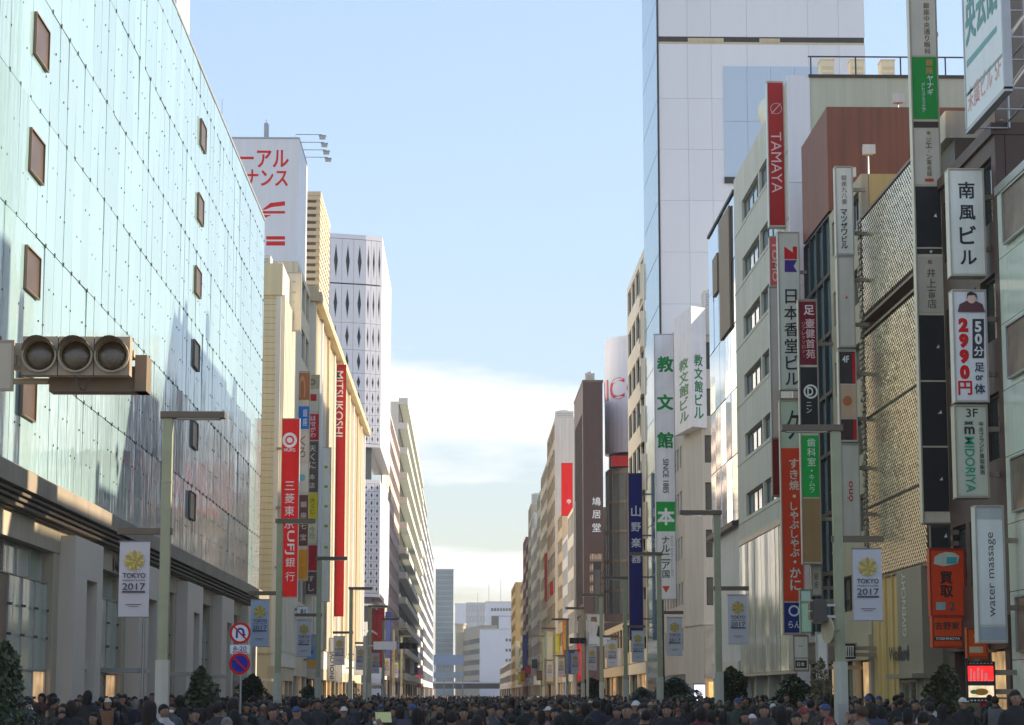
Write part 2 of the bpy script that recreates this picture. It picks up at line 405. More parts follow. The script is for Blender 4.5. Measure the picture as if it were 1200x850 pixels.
for a, b in portals:
    p = MB(); w_ = b - a; s0, s1 = w_ * .42, w_ * .80
    p.box(0, s0, -.5, .3, 0, 6.5); p.box(s1, w_, -.5, .3, 0, 6.5); p.box(s0, s1, -.5, .3, 5.3, 6.5); p.box(s0, s1, -.25, .3, 2.6, 2.75)
    o = p.build('entrance_portal', M['portal'], S, (a - Ya, 0, 0))
    p = MB(); p.box(s0, s1, -.12, .28, 0, 5.3); p.build('portal_recess', M['bronze'], o)
for k in range(0, len(edges), 2):
    a, b = edges[k], edges[k + 1]
    if b - a < 2: continue
    x0 = a - Ya + .62; w_ = b - a - 1.55
    if k == 0: x0 += 8; w_ -= 8
    n = max(2, round(w_ / 1.9)); dw = w_ / n
    for i in range(n):
        for z0, z1 in ((.25, 2.5), (2.5, 5.05), (5.05, 5.92)):
            window(S, x0 + i * dw, .3 if z1 > 5.5 else .12, z0, dw - .01, z1 - z0, 1, 1, M['steel'], (M['glass_pale'] if (i + k) % 5 else M['bronze']) if z0 > .3 or (i * 3 + k) % 4 else M['shop_added_glow'], fw=.03, d=.08)
    mb = MB()
    for i in range(n):
        for z in (1.7, 3.4, 4.2):
            mb.box(x0 + i * dw + .1, x0 + i * dw + .17, .05, .12, z, z + .07); mb.box(x0 + (i + 1) * dw - .17, x0 + (i + 1) * dw - .1, .05, .12, z, z + .07)
    mb.build('glass_clips', M['bolt'], S, kind='stuff')
    if k: mb = MB(); mb.box(x0 + w_ * .5, x0 + w_ * .85, -1.1, .1, 2.55, 2.7); mb.build('door_canopy', M['steel'], S)
lt = lettering(MB(), 'MATSUYA', 76.2 - Ya, 84 - Ya, 6.0, 6.5, 'h', .03, y=-.09); lt.build('lettering', M['dark'], S)
px_ = on_y(222, 25, 111)[0]; mb = MB(); mb.box(66, 71, XL - px_, XL - px_ + 12, ZR + .15, 43); mb.build('penthouse', M['lav'], S)

# ---- cream bank building across the side street
Ya, Yb = 143.6, 158.0
S, W = left_building('cream_bank', 'narrow cream tiled bank building beyond the side street', Ya, Yb)
mb = MB(); mb.box(.1, W, .3, 22, 0, 29.5)
z = 4.4
while z < 27.6: mb.box(0, .12, .02, 22, z, z + .4); z += .42
mb.box(-.15, .2, -.12, 22, 27.7, 29.8)
mb.build('wall', M['cream_tile'], S)
mb = MB(); mb.box(0, W, -.06, .3, 27.8, 29.9); mb.box(-.03, W, -.02, .3, 4.4, 27.8)
for i in range(13): mb.box(.2 + i * 1.15, .55 + i * 1.15, -.28, .05, 4.6, 27.79)
mb.box(0, W, -.2, .3, 3.6, 4.4); mb.build('facade_ribs', M['cream_l'], S)
mb = MB(); shopfront(S, mb, W, 3.6, 4); mb.build('shopfront_piers', M['tan'], S)

# ---- narrow building with the sign stacks
Ya, Yb = 158.0, 171.0
S, W = left_building('sign_building', 'narrow cream building hung with stacked signs below the rooftop billboard', Ya, Yb)
mb = MB(); mb.box(0, W, .3, 20, 0, 32.8); punched(S, mb, W, 4, 32.8, 8, 3, .7, .9, .5, fm=M['steel'], gm=M['glass_sky'])
shopfront(S, mb, W, 4.0, 3); mb.build('wall', M['cream'], S)

# ---- rooftop billboard with red lettering
X0, X1, Y0, Y1, Z0, Z1 = -23., -12.5, 164.0, 173.2, 33.0, 43.4
T = thing('rooftop_billboard', 'white rooftop billboard with red katakana and red stripes', 'billboard', (X0, Y0, Z0))
mb = MB(); mb.box(0, X1 - X0, 0, Y1 - Y0, .3, Z1 - Z0); mb.build('panel', M['white'], T)
mb = MB(); mb.box(-.04, X1 - X0 + .04, -.04, Y1 - Y0 + .04, Z1 - Z0 + .01, Z1 - Z0 + .12); mb.box(.3, X1 - X0 - .3, .3, Y1 - Y0 - .3, 0, .29); mb.build('frame', M['steel'], T)
def onface(px0, py0, px1, py1, Y, T):
    a = on_y(px0, (py0 + py1) / 2, Y); b = on_y(px1, (py0 + py1) / 2, Y); t = on_y(px0, py0, Y); u = on_y(px0, py1, Y)
    return a[0] - T.location.x, b[0] - T.location.x, u[2] - T.location.z, t[2] - T.location.z
mb = MB()
for tx, r_ in (('ーアル', (281, 176, 338, 196)), ('ナンス', (288, 199, 337, 218))):
    x0, x1, z0, z1 = onface(*r_, Y0, T); lettering(mb, tx, x0, x1, z0, z1, 'h', .03, y=-.006)
mb.build('lettering', paint(RED), T)
mb = MB()
for pts in ([(307, 246), (317, 238), (334, 236), (334, 241), (318, 243), (311, 246)], [(300, 247.5), (334, 247.5), (334, 250.5), (300, 250.5)], [(300, 252), (318, 252), (310, 256), (300, 256)],
            [(312, 277), (334, 277), (334, 281), (312, 281)], [(312, 283), (334, 283), (334, 288), (312, 288)]):
    vs = []
    for q in pts: p = on_y(*q, Y0); vs.append((p[0] - X0, -.006, p[2] - Z0))
    mb.quad(*vs[::-1])
mb.build('stripe_logo', paint(RED), T)
A = thing('rooftop_antenna', 'thin antenna mast with crossbar on the white rooftop billboard', 'antenna', (-18.6, 166, Z1 + .12))
mb = MB(); mb.tube([(0, 0, 0), (0, 0, 3.5)], .035, 6, .015); mb.box(-.6, .6, -.02, .02, .55, .6); mb.box(-.45, -.41, -.3, .3, .6, .64); mb.box(.41, .45, -.3, .3, .6, .64); mb.build('mast', M['steel'], A)
A = thing('cellular_antenna', 'stubby white cellular antenna on the white rooftop billboard', 'antenna', (-15.2, 166, Z1 + .12))
mb = MB(); mb.tube([(0, 0, 0), (0, 0, .5)], .05, 8); mb.tube([(0, 0, .35), (0, 0, 1.6)], .16, 12); mb.build('radome', M['steel'], A)
mb = MB(); mb.tube([(0, 0, 1.6), (0, 0, 1.9)], .02, 6); mb.tube([(.2, 0, .3), (.2, 0, 1.5)], .02, 6); mb.build('rod', M['dark'], A)
for i, px in enumerate((345, 350, 353, 356)):
    y = Y0 + .5 + i * 2.4
    A = thing('billboard_floodlight', ['nearest', 'second', 'third', 'farthest'][i] + ' floodlight arm leaning out from the white billboard top', 'floodlight', (X1, y, Z1 + .12), group='floodlights on the billboard edge')
    mb = MB(); mb.tube([(-.3, 0, 0), (-.3, 0, .35), (1.7, 0, .35)], .03, 6); mb.build('arm', M['steel'], A)
    mb = MB(); mb.box(1.5, 1.95, -.15, .15, .0, .22); mb.box(1.45, 2.0, -.2, .2, .22, .27); mb.build('lamp_head', M['steel'], A)

# ---- white ribbed department store with the long red sign
Ya, Yb = 171.0, 263.0; ZD = 33.4
S, W = left_building('ribbed_store', 'pale department store with vertical ribs and rows of small facade lights', Ya, Yb)
mb = MB(); mb.box(0, W, .3, 30, 0, ZD - .1); mb.box(0, W, -.12, .3, 3.9, 5.4); mb.box(0, W, .1, .3, 5.4, ZD - 1.2)
mb.build('wall', M['cream_l'], S)
mb = MB(); mb.box(-.1, W + .3, -.9, .5, ZD - 1.2, ZD - .5); mb.box(-.1, W + .2, -.6, .5, ZD - .496, ZD); mb.build('cornice', M['tan'], S)
x = .5
for k in range(11):
    q = MB(); q.box(0, 1.1, -.36, .1, 5.41, ZD - 1.21); q.box(.2, .9, -.45, -.36, 5.6, ZD - 1.4); q.build('pier', (M['cream_l'], M['white'], M['tan'])[k % 3], S, (.2 + k * 8.9, 0, 0))
b = MB(); b.box(0, .35, -.3, .1, 5.45, ZD - 1.3); fin = b.mesh('rib', M['cream_l']); fin2 = b.mesh('rib', M['tan'])
while x < W - .4:
    put('rib', fin2 if int(x / 2.7) % 3 == 1 else fin, S, (x, 0, 0)); x += 1.35
mb = MB()
for i in range(int(W / 1.35)):
    for z in [7 + 3.2 * k for k in range(8)]: window(S, .9 + i * 1.35, .06, z, .9, 1.7, 1, 1, M['steel'], M['glass_sky'], fw=.05) if (i % 2 == 0 and i < 50) else None
mb = MB()
for i in range(60): mb.box(1 + i * 1.5, 1.22 + i * 1.5, -.96, -.9, ZD - 1.05, ZD - .8)
mb.build('facade_lights', paint((.8, .75, .6)), S, kind='stuff')
mb = MB(); shopfront(S, mb, W, 3.9, 14); mb.build('shopfront_piers', M['stone'], S)

# ---- louvred tan tower on its roof
T = thing('louvred_tower', 'tan tower wrapped in horizontal louvres behind the white billboard', 'tower', (-12.4, 187.5, ZD))
H_ = 44.6 - ZD
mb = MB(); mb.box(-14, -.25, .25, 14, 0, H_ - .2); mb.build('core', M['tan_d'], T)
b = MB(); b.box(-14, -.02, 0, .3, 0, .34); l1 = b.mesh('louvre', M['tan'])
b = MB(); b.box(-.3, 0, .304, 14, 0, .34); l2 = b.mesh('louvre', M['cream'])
k = 0; z = .05
while z < H_ - .4:
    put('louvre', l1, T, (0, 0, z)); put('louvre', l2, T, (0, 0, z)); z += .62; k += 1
mb = MB(); mb.box(-14.05, .05, -.05, 14.05, H_ - .25, H_ + .1); mb.build('roof_edge', M['tan'], T)
mb = MB()
for y in (.2, 4.5, 9, 13.6): mb.box(-.36, -.02 + .03, y, y + .25, 0, H_ - .26)
mb.build('corner_posts', M['tan'], T)

# ---- white corner building with diamond perforations
T = thing('perforated_building', 'white corner building perforated with dark diamond openings', 'building', (-13.05, 290, 0))
pts = [(-17, -5), (0, 0), (2.15, 1.05), (2.15, 38), (-17, 38)]
mb = MB()
def inset(d): return [(-17, -5 + d), (0 - d * .4, 0 + d), (2.15 - d, 1.05 + d * .7), (2.15 - d, 38), (-17, 38)]
mb.prism(inset(1.0), 0, 14.4); mb.prism(inset(1.2), 29.5, 34); mb.build('recessed_glazing', M['glass'], T)
mb = MB(); mb.prism(inset(.42), 14.4, 29.5); mb.prism(inset(.42), 34, 62); mb.build('dark_core', M['black'], T)
mb = MB()
for a, b_ in ((14.3, 14.75), (29.1, 29.6), (33.9, 34.3), (61.6, 62.2)): mb.prism(inset(.02), a, b_)
for k in range(4): mb.prism(inset(.9), 3.4 * k + 3, 3.4 * k + 3.25)
mb.build('edge_band', M['perf'], T)
rws = []
z = 14.8
while z < 28.9: rws.append((z, 1.02, .25, .36)); z += 1.02
z = 34.35
for h, hw, hh in ((1.2, .22, .42), (1.25, .22, .5), (1.3, .22, .55), (1.5, .22, .66), (1.7, .22, .75), (2.3, .25, .85), (3.1, .25, 1.25), (3.6, .25, 1.5), (5.15, .26, 2.05)): rws.append((z, h, hw, hh)); z += h
rws.append((55.6, 5.95, .27, 2.35))
def cell(w_, h, hw, hh, m):
    b = MB(); cx, cz = w_ / 2, h / 2; g = .02
    o = [(g, g), (w_ - g, g), (w_ - g, h - g), (g, h - g)]; i = [(cx, cz - hh), (cx + hw, cz), (cx, cz + hh), (cx - hw, cz)]
    mid = [(cx, g), (w_ - g, cz), (cx, h - g), (g, cz)]
    vs = [(x, 0, z) for x, z in o] + [(x, 0, z) for x, z in mid] + [(x, 0, z) for x, z in i] + [(x, .3, z) for x, z in i] + [(x, .3, z) for x, z in o]
    fs = [(0, 4, 8), (4, 1, 8), (1, 5, 9), (5, 2, 9), (2, 6, 10), (6, 3, 10), (3, 7, 11), (7, 0, 11), (1, 9, 8), (2, 10, 9), (3, 11, 10), (0, 8, 11)]
    fs += [(8 + k, 8 + (k + 1) % 4, 12 + (k + 1) % 4, 12 + k) for k in range(4)]
    fs += [(0, 16, 17, 1), (1, 17, 18, 2), (2, 18, 19, 3), (3, 19, 16, 0)]
    b.add(vs, fs); return b.mesh('perforated_panel', m)
def face_cells(p0, p1, n, w_=None):
    d = math.hypot(p1[0] - p0[0], p1[1] - p0[1]); an = math.atan2(p1[1] - p0[1], p1[0] - p0[0]); w_ = d / n
    for z, h, hw, hh in rws:
        me = cell(w_, h, hw * max(.62, w_ / 1.55), hh, M['perf'])
        for i in range(n): put('perforated_panel', me, T, (p0[0] + math.cos(an) * i * w_, p0[1] + math.sin(an) * i * w_, z), an)
fx = -6.2; face_cells((fx, -5 * (-fx / 17)), (0, 0), 4); face_cells((0, 0), (2.15, 1.05), 3)
mb = MB()
for a, b_ in ((14.76, 29.05), (34.35, 61.55)):
    mb.box(2.15 - .3, 2.15, 1.2, 38, a, b_)
    mb.prism([(-17, -5), (fx - .03, -5 * (-fx / 17)), (fx - .03, -5 * (-fx / 17) + .35), (-17, -4.65)], a, b_)
mb.build('wall', M['perf'], T)
mb = MB(); mb.prism(inset(.2), 55.3, 55.5); mb.build('shadow_joint', M['dark'], T)

# ---- farther left side
def far_left(name, label, Ya, Yb, z1, m, floors, bays, style, gm=None):
    S, W = left_building(name, label, Ya, Yb); mb = MB(); mb.box(0, W, .35, 20, 0, z1 - .05)
    if style == 'punched': punched(S, mb, W, 5, z1, floors, bays, .9, 1.0, .6, rec=.35, gm=gm, nx=1)
    elif style == 'slab':
        fh = (z1 - 5) / floors
        for i in range(floors + 1): mb.box(0, W, -1.4, .35, 5 + i * fh - .55, 5 + i * fh + .65)
        for i in range(floors):
            for j in range(bays): window(S, W * j / bays + .2, .2, 5 + i * fh + .66, W / bays - .4, fh - 1.25, 2, 1, M['dark'], gm)
    elif style == 'plain':
        mb.box(0, W, 0, .35, 5, z1)
        for i in range(floors): window(S, W * .55, -.05, 8 + i * (z1 - 10) / floors, W * .3, 2.0, 2, 1, M['dark'], gm)
    shopfront(S, mb, W, 4.9, max(2, bays // 2)); mb.build('wall', m, S); return S
far_left('narrow_cream_building', 'tall narrow cream building just past the diamond-perforated corner', 329, 357, 51, M['cream_l'], 11, 4, 'plain')
S = far_left('glass_topped_building', 'slim brown building with glass box on its roof, past the cream one', 357.5, 418, 47.5, M['pinkish'], 11, 9, 'punched')
mb = MB(); mb.box(1, 30, 1, 12, 47.5, 53); mb.build('roof_glasshouse', M['glass_sky'], S)
mb = MB()
for x in (1, 8, 15, 22, 30): mb.box(x - .1, x + .1, .85, 1.0, 47.5, 53.2)
mb.box(.9, 30.1, .85, 1.0, 53.0, 53.25); mb.build('glasshouse_frame', M['steel'], S)
far_left('banded_building', 'long pale building with slanting rows of projecting cream floor bands', 420, 595, 57, M['cream_l'], 11, 14, 'slab', M['glass_sky'])
far_left('distant_grey_block', 'grey-white block at the end of the cream banded building', 597, 740, 62, M['grey_l'], 13, 12, 'punched')
far_left('distant_mauve_block', 'small mauve block last on the side of the banded building', 745, 905, 57, M['white'], 12, 10, 'punched')

# ================================================================== RIGHT SIDE
# ---- pale panelled building at the frame edge
Ya, Yb = 36.0, 60.8
S, W = right_building('panelled_building', 'pale green panelled building with brown picture windows at the frame edge', Ya, Yb)
mb = MB(); mb.box(0, W, .1, 14, 0, 15.7); mb.build('wall', M['dark'], S)
mb = MB(); mb.box(-.05, W, -.06, 14, 15.72, 15.95); mb.build('parapet', M['steel'], S)
pan = mat('pale_green_panel', (.72, .76, .66), .12, .06, .3, streak=.05, rvar=.06)
for r_ in range(8):
    z0 = .9 + r_ * 1.853
    for i in range(9):
        b = ('pgp', i == 0); w_ = .95 if i == 0 else 2.95; x0 = 0 if i == 0 else .95 + (i - 1) * 2.97
        if b not in _W: q = MB(); q.box(.01, w_ - .01, 0, .08, .01, 1.843); _W[b] = q.mesh('cladding_panel', pan)
        put('cladding_panel', _W[b], S, (x0, 0, z0))
brn = mat('brown_picture', (.2, .125, .085), .35, .7, 1.4)
for z in (14.35, 10.6, 6.95, 3.2):
    for x in (.98, 7.0): window(S, x, -.13, z - .25, 2.7, 1.5, 1, 1, M['steel'], brn, fw=.05)

# ---- dark narrow building with the sign stacks
Ya, Yb = 60.85, 68.2
S, W = right_building('dark_sign_building', 'dark brown narrow building hung with white and orange signs', Ya, Yb)
mb = MB(); mb.box(0, W, .3, 14, 0, 17.7); punched(S, mb, W, 4, 17.5, 4, 3, .5, 1.0, .5, nx=1); mb.box(-.02, W + .03, -.1, 14.02, 17.51, 17.85)
shopfront(S, mb, W, 4.0, 2, gm=M['shop']); mb.build('wall', M['brown_d'], S)
mb = MB(); mb.box(1.0, W - .6, 1.6, 12, 17.86, 27); mb.build('roof_block', M['brown_d'], S)

# ---- slanted white billboard on its roof
b0 = on_x(1133, 152, 14.25); b1 = on_x(1178, 116, 14.25)
T = thing('white_billboard', 'large white roof billboard with green lettering on a steel frame', 'billboard', (14.25, b0[1], b0[2]), R(-90))
L_ = b0[1] - b1[1]; H_ = 8.5
mb = MB(); mb.box(0, L_, 0, .14, 0, H_); mb.build('panel', M['white'], T)
mb = MB()
for x in (0, L_): mb.box(x - .06, x + .06, -.02, .2, -.06, H_)
mb.box(-.06, L_ + .06, -.02, .2, -.12, 0); mb.build('edge_frame', M['steel'], T)
mb = MB()
for x in (.2, L_ * .5, L_ - .1):
    mb.tube([(x, .2, 0), (x, .2, H_)], .05, 6); mb.tube([(x, 1.15, 0), (x, 1.15, H_)], .05, 6)
    for k in range(6): mb.tube([(x, .2, k * 1.4), (x, 1.15, k * 1.4 + 1.3)], .03, 5); mb.tube([(x, .2, k * 1.4), (x, 1.15, k * 1.4)], .03, 5)
for k in range(5): mb.tube([(.2, 1.15, .2 + k * 1.7), (L_, 1.15, .2 + k * 1.7)], .035, 5)
for x in (.3, L_ - .3): mb.tube([(x, .9, -b0[2] + 17.85), (x, .9, .2)], .08, 6)
mb.build('support_frame', M['steel'], T)
def bb(pts):   # photo pixels on the billboard face -> its own plane
    out = []
    for q in pts: p = on_x(*q, 14.25); out.append((b0[1] - p[1], -.006, p[2] - b0[2]))
    return out
mb = MB(); mb.quad(*bb([(1131, 112), (1175, 62), (1175, 66), (1131, 116)])[::-1]); mb.quad(*bb([(1133, 72), (1168, 30), (1168, 37), (1133, 80)])[::-1]); mb.build('stripe', paint((.13, .3, .28)), T)
mb = MB()
q = bb([(1133, 55), (1166, 0)])
lettering(mb, '英会話', .25, L_ - .5, 2.35, 4.1, 'h', .03, -.006); mb.build('lettering', paint((.10, .25, .22)), T)
mb = MB(); lettering(mb, '末廣ビル 5F', .25, L_ - .35, .38, 1.1, 'h', .01, -.006); mb.build('small_lettering', paint((.62, .28, .24)), T)

# ---- building with the metal mesh screen
Ya, Yb = 68.25, 81.6
S, W = right_building('mesh_screen_building', 'boutique building wrapped in a glittering champagne metal mesh screen', Ya, Yb)
mb = MB(); mb.box(0, W, .55, 15, 0, 19.3); mb.box(0, W, .1, .55, 0, .3); mb.build('wall', M['mesh_back'], S)
mb = MB(); mb.box(.2, 5.4, .02, .55, .3, 6.0)
for x in (1.5, 2.8, 4.1): mb.box(x, x + .1, -.05, .02, .3, 5.99)
mb.build('ochre_wall', M['ochre'], S)
mb = MB(); mb.box(5.42, 9.5, -.1, .55, .3, 6.0); mb.box(5.1, 9.6, -.5, .5, 2.35, 2.5); mb.build('stone_pier', mat('taupe_stone', (.3, .25, .18), .6, .15, .5), S)
window(S, 6.0, -.16, .4, 2.6, 1.9, 2, 1, M['steel'], M['shop'])
# the screen: rows of small tilted slats on a net of wires, open slot between two fields
z0s, z1s = 6.05, 19.55; sw = 10.6; slot = [(15.1, 15.75)]
slat = MB(); rnd = random.Random(3)
r_ = 0; z = z0s + .1
while z < z1s - .12:
    if not any(a - .1 < z < b + .1 for a, b in slot):
        x = .03 + (.15 if r_ % 2 else 0)
        while x < sw - .4:
            t = rnd.gauss(0, .003); L2 = .27; dz = .11; w2 = .042
            slat.add([(x, -.045 + t, z + dz / 2 - w2), (x + L2, -.045 - t, z - dz / 2 - w2), (x + L2, -.04 - t, z - dz / 2 + w2), (x, -.04 + t, z + dz / 2 + w2)], [(0, 1, 2, 3)])
            x += .30
    z += .118; r_ += 1
slat.build('mesh_slats', M['mesh_metal'], S, kind='stuff')
mb = MB()
for a, b_ in ((z0s, slot[0][0]), (slot[0][1], z1s)):
    n = int(sw / .34)
    for i in range(n + 1): mb.box(i * sw / n, i * sw / n + .02, .05, .09, a, b_)
    zz_ = a
    while zz_ < b_: mb.box(0, sw, .09, .12, zz_, zz_ + .02); zz_ += .6
    mb.box(-.05, sw + .05, -.03, .54, a - .12, a - .02); mb.box(-.05, sw + .05, -.03, .54, b_ + .0, b_ + .1)
mb.build('screen_frame', M['bronze'], S)
mb = MB()
for z in (8.6, 11.9): mb.box(0, sw, -.09, -.06, z, z + .05)
mb.build('screen_joint', M['dark'], S)
mb = MB(); zz_ = z0s; rnd = random.Random(5)
while zz_ < z1s:
    for k in range(4):
        x = -.02 - k * .16; d_ = rnd.uniform(0, .06); mb.box(x - .13, x, -.06 - d_, .1, zz_, zz_ + .14)
    zz_ += .2
mb.build('corner_chips', mat('grey_metal_chips', (.3, .27, .22), .35, .8, 9, metal=.7), S, kind='stuff')
mb = MB(); lettering(mb, 'GIVENCHY', 6.25, 6.95, 3.75, 5.9, 'u', .02, -.11); mb.build('lettering', paint((.5, .46, .4)), S)
o = on_x(1046, 768, XR); mb = MB(); lettering(mb, 'Wolford', 81.6 - o[1], 81.6 - o[1] + 3.4, 2.95, 3.45, 'h', .04, -.13); mb.build('shop_lettering', M['dark'], S)
mb = MB(); mb.box(W - 2.8, W - .1, .3, 14, 19.32, 20.2); mb.build('roof_kerb', M['grey'], S)

# ---- slim ochre building
Ya, Yb = 81.65, 89.0
S, W = right_building('ochre_building', 'slim ochre-walled building behind the mesh screen', Ya, Yb)
mb = MB(); mb.box(0, W, .3, 2.9, 0, 21.3); mb.build('side_wall', M['ochre'], S)
mb = MB(); punched(S, mb, W, 4, 21.3, 6, 2, .6, 1.0, .5, gm=M['glass']); shopfront(S, mb, W, 4, 2); mb.box(0, W, 2.92, 14, 0, 20.6); mb.build('wall', M['stone'], S)
# ---- red-brown building
Ya, Yb = 89.05, 96.0
S, W = right_building('red_brown_building', 'red-brown clad building with a plain windowless side wall', Ya, Yb)
mb = MB(); mb.box(0, W, .3, 16, 4, 25.9); mb.box(0, W, .0, .3, 21.5, 25.9); mb.build('wall', M['brown'], S)
n = 6
for i in range(4):
    for j in range(7): window(S, .05 + i * 1.72, .0, 4.3 + j * 2.44, 1.7, 2.42, 1, 1, M['dark'], M['glass_sky'], fw=.06, d=.3)
mb = MB(); shopfront(S, mb, W, 4, 2); mb.box(0, W, .5, 16, 0, 3.99); mb.build('shopfront_piers', M['dark'], S)
# roof floodlights on the brown block
for i, (px, py, Y) in enumerate(((1017, 178, 86), (994, 186, 86), (1052, 118, 92))):
    p = on_y(px, py, Y); zb = 21.3 if i < 2 else 25.9
    if i == 1: p = (p[0], Y, 22.3)
    A = thing('roof_floodlight', ['boxy white floodlight on a post above the ochre wall', 'small low floodlight pair beside the boxy one', 'floodlight on the red-brown roof edge'][i], 'floodlight', (p[0], Y, zb if i == 2 else 20.6), group='roof floodlights')
    mb = MB(); mb.tube([(0, 0, 0), (0, 0, p[2] - A.location.z)], .035, 6); mb.build('post', M['steel'], A)
    mb = MB(); h = p[2] - A.location.z; mb.box(-.2, .2, -.25, .1, h - .12, h + .2); mb.box(-.25, .25, -.3, -.25, h - .15, h + .23); mb.build('lamp_head', M['grey_l'], A)

# ---- grey banded building
Ya, Yb = 99.8, 120.4
S, W = right_building('grey_office', 'grey concrete office with slanting rows of ribbon windows', Ya, Yb)
mb = MB(); mb.box(0, W - .2, .3, 14, 10, 30); mb.box(0, W - .2, .6, 14, 0, 10)
punched(S, mb, W - .2, 10.0, 29.02, 6, 2, .4, 1.1, .85, end=3.3, fm=M['bronze'], gm=M['glass_sky'], nx=4); mb.box(0, W - .2, 0, .3, 29.024, 30.1)
for k in range(6): mb.box(0, W - .2, -.03, 0, 10.9 + k * 3.17, 10.95 + k * 3.17)
mb.build('wall', M['grey'], S)
mb = MB(); mb.box(W - .2, W, 0, 1.05, 0, 30.3)
for z in (20.4, 25.2): mb.box(W - .2, W + .03, -.02, 1.05, z, z + .06)
mb.build('corner_pier', M['white'], S)
mb = MB(); mb.box(W - .2, W - .02, 1.06, 14, 0, 30.2); mb.build('side_wall', M['green'], S)
mb = MB(); mb.box(W - .3, W + .06, 1.0, 14, 30.2, 30.34); mb.box(W - .12, W - .06, 1, 14, 31.2, 31.26)
for y in (1.1, 3.2, 5.3, 7.4): mb.box(W - .12, W - .06, y, y + .06, 30.34, 31.2)
mb.build('roof_railing', M['dark'], S)
gb = MB(); gb.box(0, 1.24, 0, .06, 2.9, 9.7); gm_ = gb.mesh('glass_panel', M['glass_pale'])
for i in range(16): put('glass_panel', gm_, S, (.3 + i * 1.27, -.05, 0), R(random.gauss(0, .5)))
mb = MB(); mb.box(.2, W - .2, -.1, .6, 9.72, 10.0); mb.box(.2, W - .2, -.1, .6, 2.75, 2.88)
for i in range(5): mb.box(.3 + i * 4.8, .5 + i * 4.8, .1, .5, 0, 2.74)
mb.build('glass_front_frame', M['steel'], S)
for i, px in enumerate((970, 1005, 1041)):
    p0 = on_y(px, 92, 104); A = thing('roof_unit', ['cream ventilation box at the left on the grey office roof', 'middle cream ventilation box on the grey office roof', 'cream ventilation box at the right on the grey office roof'][i], 'roof unit', (p0[0], 104, 30.0), group='roof ventilation boxes')
    mb = MB(); mb.box(-.33, .33, 0, .8, .35, 2.25); mb.build('casing', M['cream'], A)
    mb = MB(); mb.box(-.3, .3, .05, .75, 0, .35); mb.box(-.36, .36, -.03, .83, 2.25, 2.32)
    for k in range(5): mb.box(-.26, .26, -.02, 0, .6 + k * .3, .75 + k * .3)
    mb.build('grille', M['tan'], A)
p0 = on_y(893, 140, 108)
A = thing('antenna_dome', 'round cream antenna dome behind the red vertical sign', 'antenna dome', (16.0, 112, 30.0))
mb = MB(); mb.ell((0, 0, 1.8), (.75, .75, .85), 20, 12); mb.build('dome', M['cream_l'], A, smooth=True)
mb = MB(); mb.tube([(0, 0, 0), (0, 0, 1.2)], .35, 12); mb.build('base', M['steel'], A)

# ---- mirror glass corner building
Ya, Yb = 120.45, 133.4
S, W = right_building('mirror_glass_building', 'sky-reflecting mirror glass corner building with brown panels', Ya, Yb)
mb = MB(); mb.box(0.05, W, .12, 12, 11.2, 29.3); mb.box(.05, W, .02, 12, 0, 11.19); mb.build('wall', M['grey_l'], S)
for i in range(5):
    for j in range(5):
        k = ('mg',)
        if k not in _W: q = MB(); q.box(.02, W / 5 - .02, 0, .06, .02, 3.6); _W[k] = q.mesh('glass_panel', M['mirror'])
        put('glass_panel', _W[k], S, (i * W / 5, 0, 11.25 + j * 3.64), (R(random.gauss(0, .12)), 0, R(random.gauss(0, .25))))
mb = MB(); mb.box(-.05, W, -.08, 12, 29.46, 29.62); mb.build('parapet', M['dark'], S)
mb = MB(); p = on_x(845, 320, XR); q = on_x(857, 320, XR); mb.box(Yb - p[1], Yb - q[1], -.12, -.01, on_x(851, 393, XR)[2], on_x(851, 250, XR)[2])
p = on_x(837, 315, XR); q = on_x(842.5, 315, XR); mb.box(Yb - p[1], Yb - q[1], -.12, -.01, on_x(840, 345, XR)[2], on_x(840, 300, XR)[2]); mb.build('brown_panel', mat('brown_panel_board', (.27, .2, .13), .6, .1, .8), S)
mb = MB(); mb.box(0, W, -.35, .3, 10.9, 11.18); mb.build('canopy', M['dark'], S)
mb = MB(); shopfront(S, mb, W, 3.6, 3); mb.build('shopfront_piers', M['grey'], S)

# ---- corner building with the green-lettered signs
Yc = 145.5
T = thing('corner_bookshop', 'grey-beige corner building beyond the side street with green-lettered signs', 'building', (XR, Yc, 0))
poly = [(0, 5), (.75, 0), (15, 0), (15, 20.5), (0, 20.5)]
mb = MB(); mb.prism([(.25, 5.1), (.95, .25), (15, .25), (15, 20.5), (.25, 20.5)], 0, 27.0)
fl = [3.7 + 3.12 * k for k in range(8)]
for k, z in enumerate(fl[:-1]):
    mb.prism([(0, 4.9), (0, 20.5), (.26, 20.5), (.26, 5.1)][::-1], z - .55, z + 1.05)          # spandrel on the street side
    for j in range(8): mb.box(.01, .26, 5.2 + j * 2.1, 5.2 + j * 2.1 + (.9 if j % 3 else 1.0), z + 1.05, z + 2.57)
    mb.box(.76, .95, .0, .25, z - .55, z + 2.57); mb.box(1.5, 15, .0, .25, z - .55, z + 2.57)
    mb.box(.95, 1.5, .0, .25, z - .55, z + .75)
mb.prism([(0, 5), (.75, 0), (.95, .26), (.26, 5.1)], 0, 27.2)
mb.prism([(-.04, 5), (.73, -.05), (15, -.05), (15, 20.5), (-.04, 20.5)], 25.5, 27.4)
mb.prism([(-.1, 5), (.7, -.12), (15, -.12), (15, .1), (.8, .1), (.1, 5.05)], 6.3, 6.55)
mb.build('wall', mat('grey_beige_render', (.62, .56, .48), .75, .08, .4, streak=.12), T)
